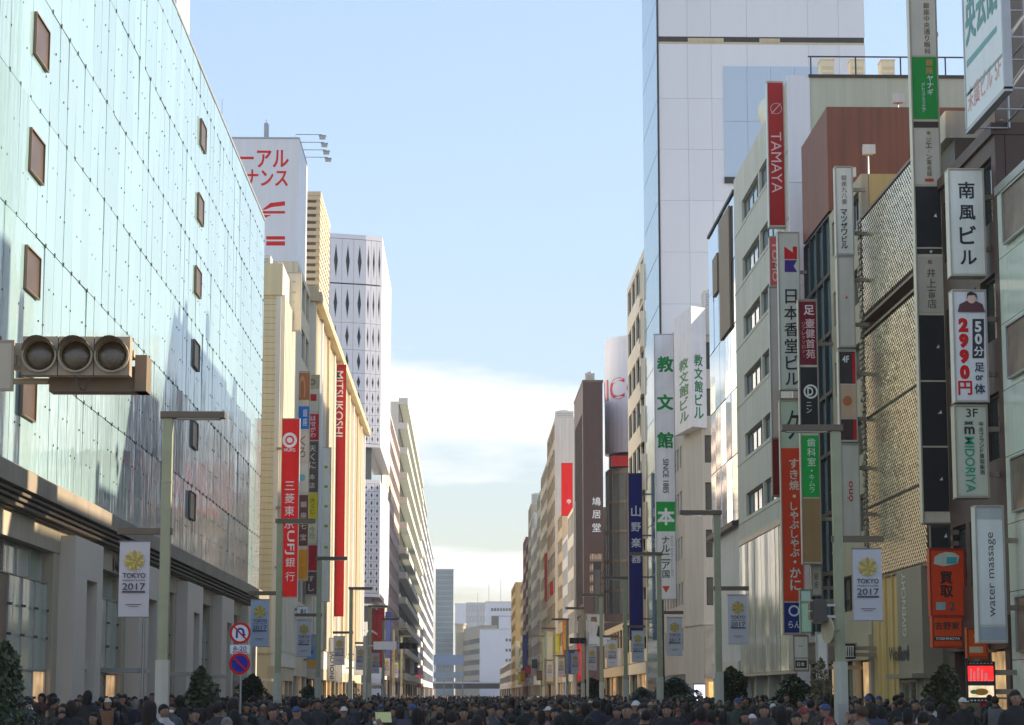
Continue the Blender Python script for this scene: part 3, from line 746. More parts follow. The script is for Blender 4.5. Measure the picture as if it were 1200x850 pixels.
for k, z in enumerate(fl[:-1]):
    window(T, .95, .1, z + .75, .55, 1.82, 1, 2, M['dark'], M['glass'])
    for j in range(7): window(T, .12, 5.2 + j * 2.1 + 2.1, z + 1.05, 1.15, 1.52, 1, 1, M['dark'], M['glass'], rot=R(-90))
pat = mat('patterned_stone', (.5, .45, .38), .6, .3, 1.6)
mb = MB(); mb.box(.8, 15, -.06, -.01, 2.9, 6.28); mb.build('patterned_panel', pat, T)
mb = MB(); mb.box(-.02, -.01 + .02, 5.3, 20, .3, 3.1); mb.build('shop_window', M['shop'], T)
mb = MB(); mb.box(1.0, 3.4, -.09, -.02, .3, 2.6); mb.build('shop_window', M['lit_warm'], T)

# ---- tall pale panelled tower
Ya, Yb = 167.0, 181.2
T = thing('pale_tower', 'tall lavender-white panelled tower rising out of the frame', 'tower', (XR, Ya, 0))
mb = MB(); mb.box(.1, 16.2, .1, 14.1, 0, 64); mb.build('core', M['grey_l'], T)
colx = [0, 2.35, 4.2, 7.0, 11.8, 14.2, 16.25]; zr = [3 + 4.05 * k for k in range(13)]
zs = on_y(900, 48, Ya)[2]; zrows = [z for z in zr if z < zs - 1.5] + [zs - .3]
ups = [zs + .3, 57.5, 64]
gx0, gx1 = on_y(848, 150, Ya)[0] - XR, on_y(960, 150, Ya)[0] - XR; gz0, gz1 = on_y(880, 208, Ya)[2], on_y(880, 78, Ya)[2]
for rr in (list(zip(zrows[:-1], zrows[1:])), list(zip(ups[:-1], ups[1:]))):
    for a, b_ in rr:
        for x0, x1 in zip(colx[:-1], colx[1:]):
            q = MB(); q.box(.008, x1 - x0 - .008, 0, .09, .008, b_ - a - .008); q.build('cladding_panel', M['lav'], T, (x0, 0, a))
nx_, nz_ = 4, 2
q = MB(); q.box(.015, (gx1 - gx0) / nx_ - .015, -.06, -.005, .015, (gz1 - gz0) / nz_ - .015); qm = q.mesh('glass_panel', mat('tower_sky_tint_glass', (.52, .62, .72), .06, .03, .2, spec=.9))  # reflected sky painted in as an even pale blue base colour
for i in range(nx_):
    for j in range(nz_): put('glass_panel', qm, T, (gx0 + i * (gx1 - gx0) / nx_, 0, gz0 + j * (gz1 - gz0) / nz_))
mb = MB(); mb.box(gx0, gx1, -.15, -.01, gz0 - .5, gz0 - .02); mb.build('window_hood', M['dark'], T)
mb = MB(); mb.box(.0, 16.2, .02, .09, zs - .3, zs - .12); mb.box(2.4, 5.2, .03, .09, zs - .1, zs + .2); mb.box(8, 9.6, .03, .09, zs - .1, zs + .2); mb.build('gap_lining', M['tan'], T)
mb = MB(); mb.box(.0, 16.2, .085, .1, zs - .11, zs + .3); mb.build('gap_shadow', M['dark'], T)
q = MB(); q.box(.0, .08, .02, 3.5, .02, 4.0); qm = q.mesh('glass_panel', M['glass_teal'])
for i in range(4):
    for j in range(15): put('glass_panel', qm, T, (0, i * 3.52, 3 + j * 4.05))
mb = MB(); mb.box(-.05, .1, -.06, .02, 0, 64); mb.build('corner_strip', M['dark'], T)
mb = MB(); mb.box(-.02, .1, .02, 14.1, 0, 2.98); mb.build('shop_window', M['shop'], T)

# ---- warm folded-front building, low stone building
def far_right(name, label, Ya, Yb, z1, m, floors, bays, style, gm=None, sidem=None, D=14):
    S, W = right_building(name, label, Ya, Yb); mb = MB(); mb.box(0, W - (.3 if sidem else 0), .3, D, 0, z1 - .05)
    if style == 'punched': punched(S, mb, W - (.3 if sidem else 0), 4.5, z1, floors, bays, .8, 1.0, .6, rec=.3, gm=gm, nx=1)
    else:
        mb.box(0, W, 0, .3, 4.5, z1)
        for i in range(floors): window(S, W * .3, -.05, 7 + i * (z1 - 9) / floors, W * .3, 1.8, 2, 1, M['dark'], gm)
    shopfront(S, mb, W - (.3 if sidem else 0), 4.4, max(2, bays // 2)); mb.build('wall', m, S)
    if sidem: q = MB(); q.box(W - .3, W, 0, D, 0, z1 + .3); q.build('side_wall', sidem, S)
    return S, W
S, W = far_right('folded_front_building', 'warm beige building with angled bays next to the pale tower', 181.6, 200.5, 38.6, M['cream_l'], 9, 4, 'punched')
for j in range(8):
    q = MB(); q.prism([(0, 0), (4.2, 0), (4.0, -.25), (.6, -.06)][::-1], 0, 3.0); q.build('angled_bay', M['cream_l'], S, (13.9, 0, 6.5 + j * 4.0))
    q = MB(); q.prism([(.6, -.08), (3.8, -.26), (3.8, -.29), (.6, -.11)][::-1], .7, 2.4); q.build('bay_window', M['glass'], S, (13.9, 0, 6.5 + j * 4.0))
far_right('low_stone_building', 'low stone shop building under the blue vertical sign', 200.6, 236, 8.4, M['stone'], 1, 8, 'punched')

# ---- round glass corner tower with the drum sign
T = thing('round_tower', 'round glass corner tower carrying a white drum', 'tower', (24.2, 296, 0))
n = 40
def ring(r, z0, z1): return [[(r * math.cos(2 * math.pi * i / n), r * math.sin(2 * math.pi * i / n)) for i in range(n)], z0, z1]
mb = MB(); mb.prism(*ring(5.0, 0, 31.4)); mb.build('core', M['glass_pale'], T)
mb = MB()
for k in range(8): mb.prism(*ring(5.12, 3.4 + k * 3.9, 3.75 + k * 3.9))
mb.build('floor_bands', M['tan'], T)
mb = MB()
for i in range(24):
    a = 2 * math.pi * i / 24; mb.at((5.03 * math.cos(a), 5.03 * math.sin(a), 0), a); mb.box(-.02, .12, -.05, .05, 0, 31.3)
mb.build('mullions', M['steel'], T)
mb = MB(); mb.prism(*ring(4.7, 31.4, 33.5)); mb.build('dark_storey', M['black'], T)
mb = MB(); mb.box(-4.6, -2.0, -4.2, -3.2, 31.6, 33); mb.build('red_display', paint(RED), T)
mb = MB(); mb.prism(*ring(5.2, 33.5, 48.6)); mb.prism(*ring(5.0, 48.6, 49.1)); mb.build('drum', M['white'], T, smooth=False)
mb = MB(); lettering(mb, 'RICOH', 0, 13.0, 0, 2.9, 'h', .01)
vs = []
for x, _, z in mb.v:
    a = math.pi + .38 + (x - 6.5 + 3.4) / 5.23; vs.append((5.23 * math.cos(a), 5.23 * math.sin(a), z + 40.6))
mb.v = vs; mb.build('lettering', paint((.65, .1, .13)), T)
A = thing('drum_mast', 'thin mast on top of the white drum', 'antenna', (23.2, 296, 49.1)); mb = MB(); mb.tube([(0, 0, 0), (0, 0, 3.4)], .05, 6, .02); mb.box(-.3, .3, -.02, .02, 2, 2.06); mb.build('mast', M['steel'], A)

# ---- dark brown building with white calligraphy
T = thing('dark_brown_building', 'dark brown slab building with white vertical characters', 'building', (15.1, 278, 0))
mb = MB(); mb.box(.2, 8, 2.6, 22, 0, 11.8); mb.box(0, 2.5, 0, 22, 11.8, 40.9); mb.build('wall', M['brown_d'], T)
mb = MB(); mb.box(-.06, 2.6, -.06, 22, 40.9, 41.15); mb.box(.1, 2.4, .05, .12, 9.5, 11.75); mb.build('coping', M['bronze'], T)
def ty(px, py): p = on_y(px, py, 278); return p[0] - 15.1, p[2]
mb = MB(); x0, z1 = ty(694, 580); x1, z0 = ty(704, 626); lettering(mb, '鳩居堂', x0, x1, z0, z1, 'v', .02, -.01); mb.build('lettering', paint(WHITE), T)
for k in range(4):
    mb = MB(); x0, z1 = ty(691, 649 + k * 12.4); x1, z0 = ty(706, 658 + k * 12.4)
    mb.box(x0, x1, -.05, -.01, z0, z1); o = mb.build('name_plate', paint((.23, .15, .1)), T)
    mb = MB()
    for c in range(7): xx = x0 + (x1 - x0) * (c + .3) / 7.6; mb.box(xx, xx + .09 + .04 * (c % 2), -.056, -.051, z0 + .25, z1 - .25 + .08 * ((c * 3) % 4))
    mb.build('plate_print', paint((.5, .4, .32)), o)
for i in range(7):
    window(T, -.05, 3.5 + i * 2.6, 13, 1.6, 24, 1, 8, M['dark'], M['glass'], rot=R(-90))
for nm, lab, y0, y1, z, m_, fl_, b_, sm in (
    ('light_shop_building', 'light cream shop building just beyond the dark brown slab', 301, 318, 27, 'cream_l', 5, 4, None), ('white_shop_building', 'white shop building, second beyond the dark brown slab', 318.5, 335, 24.5, 'white', 5, 4, None), ('tan_shop_building', 'tan shop building, third beyond the dark brown slab', 335.5, 352, 29.5, 'tan', 7, 3, None),
    ('grey_slab_building', 'grey slab building with blank side wall in the distance', 362, 395, 46.5, 'tan', 10, 5, 'grey_l'), ('beige_office', 'beige office stepping down behind the grey slab building', 396, 428, 43, 'cream', 10, 5, None),
    ('olive_grey_building', 'olive grey building past the grey slab', 432, 450, 41, 'green', 9, 4, None), ('pinkish_building', 'lower pinkish building past the olive grey one', 451, 470, 36, 'pinkish', 8, 4, None), ('pale_grey_building', 'pale grey building past the lower pinkish one', 471, 490, 40, 'grey_l', 9, 4, None),
    ('stone_building', 'tall beige stone building past the pale grey one', 491, 510, 43.5, 'stone', 9, 4, None), ('slim_brown_building', 'slim dark brown building before the dull red one', 511, 530, 37, 'brown_d', 8, 4, None), ('dull_red_building', 'dull red building near the end of the street', 531, 555, 39, 'brick', 9, 4, None), ('far_tan_building', 'low tan building past the dull red one', 556, 580, 30, 'tan', 7, 4, None),
    ('low_far_building', 'low grey building before the yellow slim tower', 581, 637, 14, 'grey', 3, 7, None)):
    far_right(nm, lab, y0, y1, z, M[m_], fl_, b_, 'punched', sidem=M[sm] if sm else None, D=6 if sm else 10)
far_right('yellow_slim_building', 'yellowish slim building closing the right side', 638, 690, 33.5, M['ochre'], 8, 6, 'punched', D=3)
for Y0, Y1, z in ((700, 900, 12),): far_right('distant_low_row', 'distant low row of shops under the yellow slim building', Y0, Y1, z, M['grey_l'], 2, 12, 'punched', D=10)

# ================================================================== STREET END
def endblock(name, label, px0, px1, pyt, Y, D, m, floors=0, bays=0, gm=None, cat='building', zb=0):
    x0 = on_y(px0, 790, Y)[0]; x1 = on_y(px1, 790, Y)[0]; z1 = on_y(px0, pyt, Y)[2]
    T = thing(name, label, cat, (x0, Y, 0)); mb = MB(); mb.box(0, x1 - x0, 0, D, zb, z1); mb.build('wall', m, T)
    mb = MB(); mb.box(-.1, x1 - x0 + .1, -.1, D + .1, z1, z1 + .5); mb.build('parapet', M['grey_l'], T)
    if floors:
        fh = (z1 - 6) / floors; bw = (x1 - x0) / bays
        for i in range(floors):
            for j in range(bays): window(T, bw * (j + .15), -.15, 6 + i * fh + fh * .25, bw * .7, fh * .5, 1, 1, M['dark'], gm, d=.2, fw=.1)
    return T, x1 - x0, z1
endblock('distant_slab_tower', 'tall grey-green slab tower closing the street', 510, 531, 668, 1100, 25, M['teal_grey'], 22, 5, M['teal_grey'])
endblock('distant_lavender_block', 'pale lavender block beside the grey-green slab tower', 533, 546, 708, 1600, 25, M['lav'])
T, w_, z1 = endblock('distant_grey_box', 'grey box building with rounded roof edge above the expressway', 546, 572, 707, 1500, 25, M['grey_l'], 8, 6, M['grey_l'])
T, w_, z1 = endblock('distant_white_topped_block', 'white-topped block with a large dark glass front', 569, 600, 706, 1300, 25, M['white'])
mb = MB(); a = on_y(576, 722, 1300); b_ = on_y(600, 752, 1300); mb.box(a[0] - T.location.x, b_[0] - T.location.x, -.6, -.05, b_[2], a[2]); mb.build('dark_glass_front', M['mesh_back'], T)
for k in range(7): window(T, 3.2 + k * 1.7, -.2, z1 - 5, 1.2, 1.6, 1, 1, M['dark'])
for px, top in ((573, 684), (587, 679), (560, 695)):
    p = on_y(px, top, 1310); A = thing('distant_mast', {573: 'short', 587: 'tallest', 560: 'thin'}[px] + ' rooftop mast over the far white-topped block', 'mast', (p[0], 1310, 20)); mb = MB(); mb.tube([(0, 0, 0), (0, 0, p[2] - 20)], .35, 6, .15); mb.build('mast', M['steel'], A)
T, w_, z1 = endblock('distant_beige_block', 'beige corner block with blank white end wall above the elevated road', 562, 600, 738, 1020, 3, M['white'])
mb = MB(); x0 = on_y(543, 790, 1075)[0] - T.location.x
mb.prism([(0, .2), (x0, 60), (x0 + 5, 62), (8, 4), (8, .2)], 0, z1 + 2); mb.build('side_wing', M['stone'], T)
mb = MB()
for k in range(5): mb.prism([(-.15, 0), (x0 - .15, 60), (x0, 60.2), (0, .4)], 5.5 + k * 4.8, 7.7 + k * 4.8)
mb.build('window_band', M['glass'], T)
for k in range(5):
    for j in range(2): window(T, w_ - 2.9 + j * 1.5, -.12, 7 + k * 4.6, .9, 1.3, 1, 1, M['dark'])
mb = MB(); mb.box(w_ - 6, w_ - .5, .2, 3, z1 + .5, z1 + 6); mb.build('stair_head', M['white'], T)
T, w_, z1 = endblock('distant_domed_block', 'small beige block with a round turret at the street end', 534, 545, 742, 1080, 20, M['tan'])
mb = MB(); mb.tube([(w_ * .5, 3, z1), (w_ * .5, 3, z1 + 4)], 2.4, 14); mb.tube([(w_ * .5, 3, z1 + 4), (w_ * .5, 3, z1 + 4.6)], 2.9, 14); mb.build('turret', M['tan'], T)
T = thing('elevated_expressway', 'dark elevated expressway deck crossing the end of the street', 'expressway', (0, 985, 0))
mb = MB(); mb.box(-40, 40, 0, 16, 4.0, 6.4); mb.build('deck', M['dark'], T)
mb = MB(); mb.box(-40, 40, -.2, .0, 6.3, 7.0); mb.box(-40, 40, 16, 16.2, 6.3, 7.0); mb.build('parapet', M['grey_l'], T)
for x in (-30, -17, 20, 33): mb = MB(); mb.box(x - 1, x + 1, 6, 9, 0, 4.0); mb.build('pier', M['grey'], T)
T = thing('blue_footbridge', 'blue roofed footbridge below the grey-green slab tower', 'footbridge', (-12.5, 960, 0))
mb = MB(); mb.box(0, 13, 0, 4, 14, 18.3); mb.build('roof', M['blue'], T)
mb = MB(); mb.box(0, 13, .2, 3.8, 8.5, 11)
for x in (.2, 4.3, 8.4, 12.4): mb.box(x, x + .4, .3, .7, 0, 14)
mb.build('span', mat('bridge_glass', (.18, .26, .32), .2, .1, .3), T)

# ================================================================== SIGNS
def sign(name, label, px0, px1, py0, py1, Y, panels, body=WHITE, depth=.38, side='R', cat='sign', group=None, bracket=True, ext=None):
    pm_ = (py0 + py1) / 2; x0 = on_y(px0, pm_, Y)[0]; x1 = on_y(px1, pm_, Y)[0]; z1 = on_y(px0, py0, Y)[2]; z0 = on_y(px0, py1, Y)[2]
    T = thing(name, label, cat, (x0, Y, z0), 0, group)
    w_, h_ = x1 - x0, z1 - z0
    mb = MB(); mb.box(0, w_, .02, depth, 0, h_); mb.build('box', paint(body), T)
    mb = MB(); e = .03; mb.box(-.01, w_ + .01, -.035, depth + .02, -.04, .0); mb.box(-.01, w_ + .01, -.035, depth + .02, h_, h_ + .04)
    mb.box(-.012, e, -.03, .02, .0, h_); mb.box(w_ - e, w_ + .012, -.03, .02, .0, h_); mb.build('rim', paint(tuple(c * .62 for c in body)), T)
    if bracket:
        mb = MB(); n = max(2, int(h_ / 4.5) + 1)
        a, b = (w_ - .01, XR + .1 - x0) if side == 'R' else (XL - .1 - x0, .01)
        for k in range(n): z = h_ * (k + .5) / n; mb.box(a, b, .12, .24, z - .07, z + .07)
        mb.build('bracket', M['stone_d'], T)
    for pn in panels:
        p0, p1, col, texts = pn[:4]
        if p0 is None: a, b = .02, h_ - .02
        else: a, b = max(.005, on_y(px0, p1, Y)[2] - z0), min(h_ - .005, on_y(px0, p0, Y)[2] - z0)
        mb = MB(); e = .035 if w_ > .5 else .02
        mb.box(e, w_ - e, 0, .03, a + .015, b - .015)
        o = mb.build('panel', col if not isinstance(col, tuple) else paint(col), T)
        for ti, t in enumerate(texts):
            yo = -.005 - .006 * ti
            if t[1] == 'poly':
                mb = MB(); vs = []
                for q in t[0]: p = on_y(*q, Y); vs.append((p[0] - x0, yo, p[2] - z0))
                mb.quad(*vs); me = mb.build('mark', paint(t[2]), o); continue
            if t[1] in ('ring', 'disc'):
                p = on_y(t[2], t[3], Y); r = t[4] * Y / F; mb = MB(); n = 28; ri = r * t[0] if t[1] == 'ring' else 0
                k = t[6] if len(t) > 6 else 1.0
                for i in range(n):
                    a1, a2 = 2 * math.pi * i / n, 2 * math.pi * (i + 1) / n
                    f = lambda rr, aa: (p[0] - x0 + rr * k * math.cos(aa), yo, p[2] - z0 + rr * math.sin(aa))
                    if ri: mb.quad(f(ri, a1), f(r, a1), f(r, a2), f(ri, a2))
                    else: mb.quad(f(0, 0), f(r, a1), f(r, a2))
                mb.build('mark', paint(t[5]), o); continue
            tx, mode, a0, b0, a1, b1, tc_ = t[:7]; bold = t[7] if len(t) > 7 else .02
            pmid = (b0 + b1) / 2
            mb = lettering(MB(), tx, on_y(a0, pmid, Y)[0] - x0, on_y(a1, pmid, Y)[0] - x0, on_y(a0, b1, Y)[2] - z0, on_y(a0, b0, Y)[2] - z0, mode, bold, yo)
            mb.build('lettering', paint(tc_), o)
    return T
# ---- left side
sign('bank_sign', 'tall bright red bank sign with white ring logo on the cream building', 329, 350, 491, 700, 143.3, [
    (491, 700, (.74, .075, .05), [(.62, 'ring', 339.5, 516, 9, WHITE, .95), (0, 'disc', 339.5, 516, 3.4, WHITE), ('MUFG', 'h', 333, 525.5, 346, 529.5, WHITE), ('三菱東京', 'v', 333.5, 562, 345, 621, WHITE, .01),
                          ('UFJ', 'd', 334, 622, 345, 650, WHITE, .01), ('銀行', 'v', 334.5, 651, 345.5, 684, WHITE, .01)])], body=(.7, .68, .62), side='L')
sign('sign_stack', 'stack of small shop signs with brown, blue and orange panels', 348, 362, 436, 680, 157.5, [
    (437, 469, (.42, .17, .08), [('C', 'd', 350.5, 440, 358, 466, (.6, .35, .2))]), (476, 503, (.05, .22, .55), [('銀座', 'v', 355, 479, 360, 500, WHITE)]), (506, 540, (.72, .62, .5), [('くろ', 'v', 351, 510, 358, 537, (.25, .12, .08), .01)]),
    (543, 577, (.74, .66, .55), [(0, 'disc', 354, 560, 4, (.25, .5, .55))]), (580, 640, (.17, .07, .05), [('銀座七宝', 'v', 352, 585, 359, 636, (.75, .6, .5))]), (644, 679, (.82, .35, .05), [('一', 'v', 352, 655, 357, 670, (.8, .65, .4))])], body=(.66, .58, .46), side='L')
sign('sign_stack', 'stack of small shop signs with red, dark and yellow panels', 359.5, 373, 440, 698, 169.5, [
    (441, 456, (.5, .43, .3), [(.4, 'ring', 366, 448, 4, (.25, .2, .12))]), (456, 482, (.78, .66, .5), [([(362.5, 470), (371, 470), (371, 462), (362.5, 462)], 'poly', RED)]), (485, 516, (.62, .05, .06), [('はせがわ', 'v', 364, 487, 370, 513, WHITE)]),
    (517, 577, (.13, .10, .08), [('天くに', 'v', 362.5, 521, 370, 550, (.7, .62, .5)), ('本店', 'v', 362.5, 554, 369, 574, (.7, .62, .5))]), (578, 608, (.82, .62, .02), [('大くじ', 'v', 363, 583, 370, 603, (.3, .25, .02))]),
    (611, 637, (.78, .68, .45), [('今日', 'v', 362.5, 617, 369, 632, (.4, .35, .2))]), (639, 669, (.45, .05, .06), []), (670, 697, (.14, .08, .07), [('すし', 'v', 361.5, 673, 368, 694, (.72, .62, .52))])], body=(.6, .55, .45), side='L')
sign('white_strip_sign', 'narrow white strip sign with small green marks', 376, 387, 525, 705, 181, [
    (526, 704, (.72, .7, .6), [([(380, y + 3), (384, y + 3), (384, y), (380, y)], 'poly', (.22, .38, .05)) for y in (546, 569, 592, 615, 640)])], body=(.72, .7, .6), side='L')
sign('store_name_sign', 'very tall dark red sign with white roman letters reading downwards', 388, 404, 428, 722, 203, [
    (428, 722, (.42, .018, .025), [('MITSUKOSHI', 'd', 392.8, 435, 402, 512, WHITE, .005)])], body=(.34, .016, .02), side='L')
sign('rooftop_sign', 'small grey-cream sign box under the white rooftop billboard', 336, 352.5, 320, 387, 150, [(None, None, (.58, .53, .43), [('ニュー', 'v', 342, 328, 346.5, 380, (.42, .37, .28))])], body=(.6, .55, .45), side='L')
sign('small_sign', 'small white projecting sign with rounded digits low on the left side', 348, 362, 711, 724, 156, [(None, None, WHITE, [('81', 'h', 352, 714, 358, 721, INK)])], body=WHITE, side='L')
sign('shop_banner', 'narrow blue and orange hanging shop banner', 360, 371, 744, 783, 169, [(745, 758, (.3, .36, .38), []), (758, 774, (.2, .33, .47), [('JK', 'h', 362, 762, 369, 768, (.05, .1, .2))]), (774, 782, (.75, .35, .06), [])], body=(.4, .45, .5), side='L', depth=.08)
sign('shop_banner', 'pale grey vertical banner with dark roman letters under the red store sign', 383.5, 394, 748, 798, 196, [(None, None, (.5, .51, .53), [('INOLOVI', 'u', 386.5, 764, 391.5, 796, INK)])], body=(.5, .5, .52), side='L', depth=.08)
sign('shop_banner', 'plain pale grey vertical banner beside the lettered one', 394.5, 401, 752, 800, 205, [(None, None, (.46, .49, .52), [])], body=(.5, .5, .52), side='L', depth=.08)
sign('white_box_sign', 'white box sign under the diamond-perforated building', 414, 430, 729, 745, 262.5, [(None, None, WHITE, [('日', 'h', 417, 732, 420, 736, INK), ('ー', 'h', 423, 738, 427, 740, INK)])], body=WHITE, side='L', depth=1.2)
sign('white_box_sign', 'pair of stacked white panels low under the perforated building', 415, 429, 759, 791, 228, [(760, 774, WHITE, [(.5, 'ring', 422, 764, 2.5, (.55, .45, .2)), ('2017', 'h', 418, 768, 427, 771.5, INK)]), (775, 790, WHITE, [('回', 'h', 418, 778, 422, 783, INK)])], body=WHITE, side='L', depth=.2)
# ---- right side, nearest first
sign('clinic_sign_column', 'tall column of white, green and black sign panels at the mesh building corner', 1073, 1105, -40, 612, 68.0, [
    (-40, 66, (.66, .6, .5), [('銀座中央通り眼科', 'v', 1081.5, 3, 1090.5, 64, (.22, .16, .1), .025)]),
    (66.5, 140, (.02, .3, .07), [('銀座', 'v', 1083, 69, 1095, 87, (.7, .35, .2)), ('ヤナギ', 'v', 1085, 88, 1095, 112, WHITE, .03), ('ガレリアスクエア', 'v', 1079.5, 97, 1085, 132, WHITE)]),
    (142, 150, (.06, .04, .035), []), (151, 217, (.6, .55, .46), [(0, 'disc', 1088, 156, 2.3, (.3, .22, .08)), ('ジェーン英会話', 'v', 1083.5, 161, 1093.5, 207, (.2, .16, .12), .02), ([(1084, 213), (1094, 213), (1094, 209.5), (1084, 209.5)], 'poly', (.5, .1, .05))]),
    (218, 290, BLACK, [([(1094, 254), (1098, 255), (1097, 250)], 'poly', WHITE)]), (291, 298, (.04, .035, .03), [(0, 'disc', 1091, 295, 1.8, (.6, .55, .45))]), (300, 367, (.52, .46, .38), [('鮨', 'v', 1087, 304, 1092, 310, (.3, .15, .08)), ('井上商店', 'v', 1086, 314, 1097, 362, (.12, .09, .07), .01)]),
    (369, 446, BLACK, [([(1097, 408), (1101, 408), (1100, 404)], 'poly', WHITE)]), (447, 523, BLACK, [([(1099, 485), (1104, 485), (1103, 481)], 'poly', WHITE)]), (524, 600, BLACK, [([(1101, 563), (1105, 563), (1104, 559)], 'poly', WHITE)])],
    body=(.62, .55, .43), depth=.45)
sign('building_name_sign', 'white box sign with four large black vertical characters', 1113, 1154, 199, 322, 61.6, [
    (None, None, (.76, .73, .67), [('南風ビル', 'v', 1124.5, 210, 1143, 315, INK, .035)])], body=(.68, .63, .54), depth=.5)
sign('price_sign', 'white price sign with red 2990 and a dark-haired portrait', 1118, 1157, 341, 470, 61.5, [
    (None, None, (.74, .72, .78), [('2990円', 'v', 1122, 372, 1138, 464, (.6, .02, .06), .05), ([(1139.5, 420), (1153, 420), (1153, 374), (1139.5, 374)], 'poly', (.05, .04, .06)), ('50分', 'v', 1141, 376, 1152, 419, WHITE, .03), ('足', 'v', 1142, 424, 1153, 437, (.05, .05, .1), .03), ('or', 'h', 1143, 440, 1152, 446, (.05, .05, .1), .03), ('体', 'v', 1142, 449, 1154, 463, (.05, .05, .1), .03),
        ([(1122, 366), (1154, 366), (1151, 357), (1143, 353), (1132, 353), (1124, 357)], 'poly', (.12, .05, .06)), (0, 'disc', 1138, 351, 5.2, (.75, .5, .42)), ([(1132, 352), (1134, 347), (1142, 346), (1145, 352), (1144, 345), (1138, 342), (1133, 344)], 'poly', INK)])], body=(.66, .6, .55), depth=.5)
sign('brand_shop_sign', 'greenish-white sign with green roman letters below the price sign', 1120, 1158, 476, 582, 61.4, [
    (None, None, (.5, .5, .42), [('3F', 'h', 1132, 479, 1146, 489, INK, .01), ('質', 'h', 1129, 494, 1141, 498, INK), ('m', 'h', 1130, 500, 1142, 509, INK, .03), ('MIDORIYA', 'd', 1131, 512, 1142.5, 577, (.04, .3, .2), .01), ('中古ブランド買取販売', 'v', 1147.5, 494, 1153, 557, INK)])], body=(.52, .47, .38), depth=.5)
sign('massage_sign', 'pale vertical sign with water massage lettering and grey foot panel', 1145, 1178, 594, 752, 59.6, [
    (594, 608, (.45, .46, .46), []), (609, 733, (.68, .68, .67), [('water massage', 'u', 1158, 624, 1168, 723, (.12, .12, .12), .004)]), (734, 751, (.36, .4, .43), [])], body=(.6, .59, .55), depth=.5)
sign('buyback_sign', 'bright orange sign with large black characters under the black column', 1090, 1131, 644, 722, 66.5, [
    (None, None, (.74, .13, .05), [('買取', 'v', 1097, 669, 1121, 701, (.03, .02, .02), .045), ('2', 'h', 1112, 705, 1119, 716, (.12, .1, .1), .03), ([(1097, 715), (1108, 715), (1108, 706), (1097, 706)], 'poly', (.3, .45, .45)), ([(1094, 661), (1105, 664), (1122, 661), (1124, 652), (1118, 648), (1108, 647), (1101, 649), (1095, 653)], 'poly', (.55, .6, .5)), ([(1109, 661), (1121, 661), (1121, 653), (1109, 653)], 'poly', (.1, .4, .42))])], body=(.5, .1, .04), depth=.4)
sign('beef_bowl_sign', 'small square orange sign with three black characters', 1093, 1128, 723, 758, 66.3, [
    (None, None, (.78, .15, .02), [('吉野家', 'h', 1096, 729, 1124, 738, INK, .02), ([(1094, 751), (1127, 751), (1127, 746), (1094, 746)], 'poly', INK), ('YOSHINOYA', 'h', 1096, 747, 1125, 750, WHITE)])], body=(.6, .12, .02), depth=.4)
sign('orange_sign', 'smaller orange sign half behind the pale massage sign', 1133.5, 1157, 737, 770, 62.8, [
    (None, None, (.62, .14, .03), [([(1136, 765), (1152, 765), (1152, 758), (1136, 758)], 'poly', (.5, .45, .35)), (.6, 'ring', 1145, 746, 4, (.75, .4, .2))])], body=(.5, .12, .03), depth=.3)
sign('black_shop_sign', 'small black box sign under the tall sign column', 1091, 1113, 617, 643, 67.2, [(None, None, BLACK, [([(1106, 630), (1110, 630), (1109, 625)], 'poly', WHITE)])], body=(.1, .08, .07), depth=.3)
ledred = mat('led_red', (1, .02, .02), .4, .5, 6, emit=.28); ledwarm = mat('lit_menu_board', (1, .8, .5), .4, .6, 5, emit=.15)
T = sign('led_sign', 'glowing red LED shop sign with checkered border at street level', 1133, 1166, 777, 822, 60.2, [
    (780, 799, ledred, [([(1137 + dx, 796), (1137 + dx + w3, 796), (1137 + dx + w3, 783 + h3), (1137 + dx, 783 + h3)], 'poly', (.9, .75, .7)) for dx, w3, h3 in ((0, 1.5, 1), (4, 1.5, 4), (8, 2, 0), (13, 1.5, 2), (17, 2.5, 6))]), (803, 818, ledwarm, [(0, 'disc', 1150, 811, 4, (.6, .3, .1), 2), (0, 'disc', 1141, 811, 2.5, (.25, .3, .15), 1.6)])], body=INK, depth=.15)
mb = MB(); w_ = .75; 
for k in range(16):
    for zz_ in (.0, .53, 1.0): 
        if k % 2 == 0: mb.box(k * .0475, k * .0475 + .045, -.01, .02, zz_ + .005, zz_ + .04)
mb.build('checker_border', paint(WHITE), T)
sign('poster_board', 'red street-level poster beside the glowing LED sign', 1150, 1166, 823, 870, 60.0, [(None, None, (.6, .03, .04), [('本', 'h', 1153, 828, 1162, 842, INK)])], body=(.3, .05, .05), depth=.1)
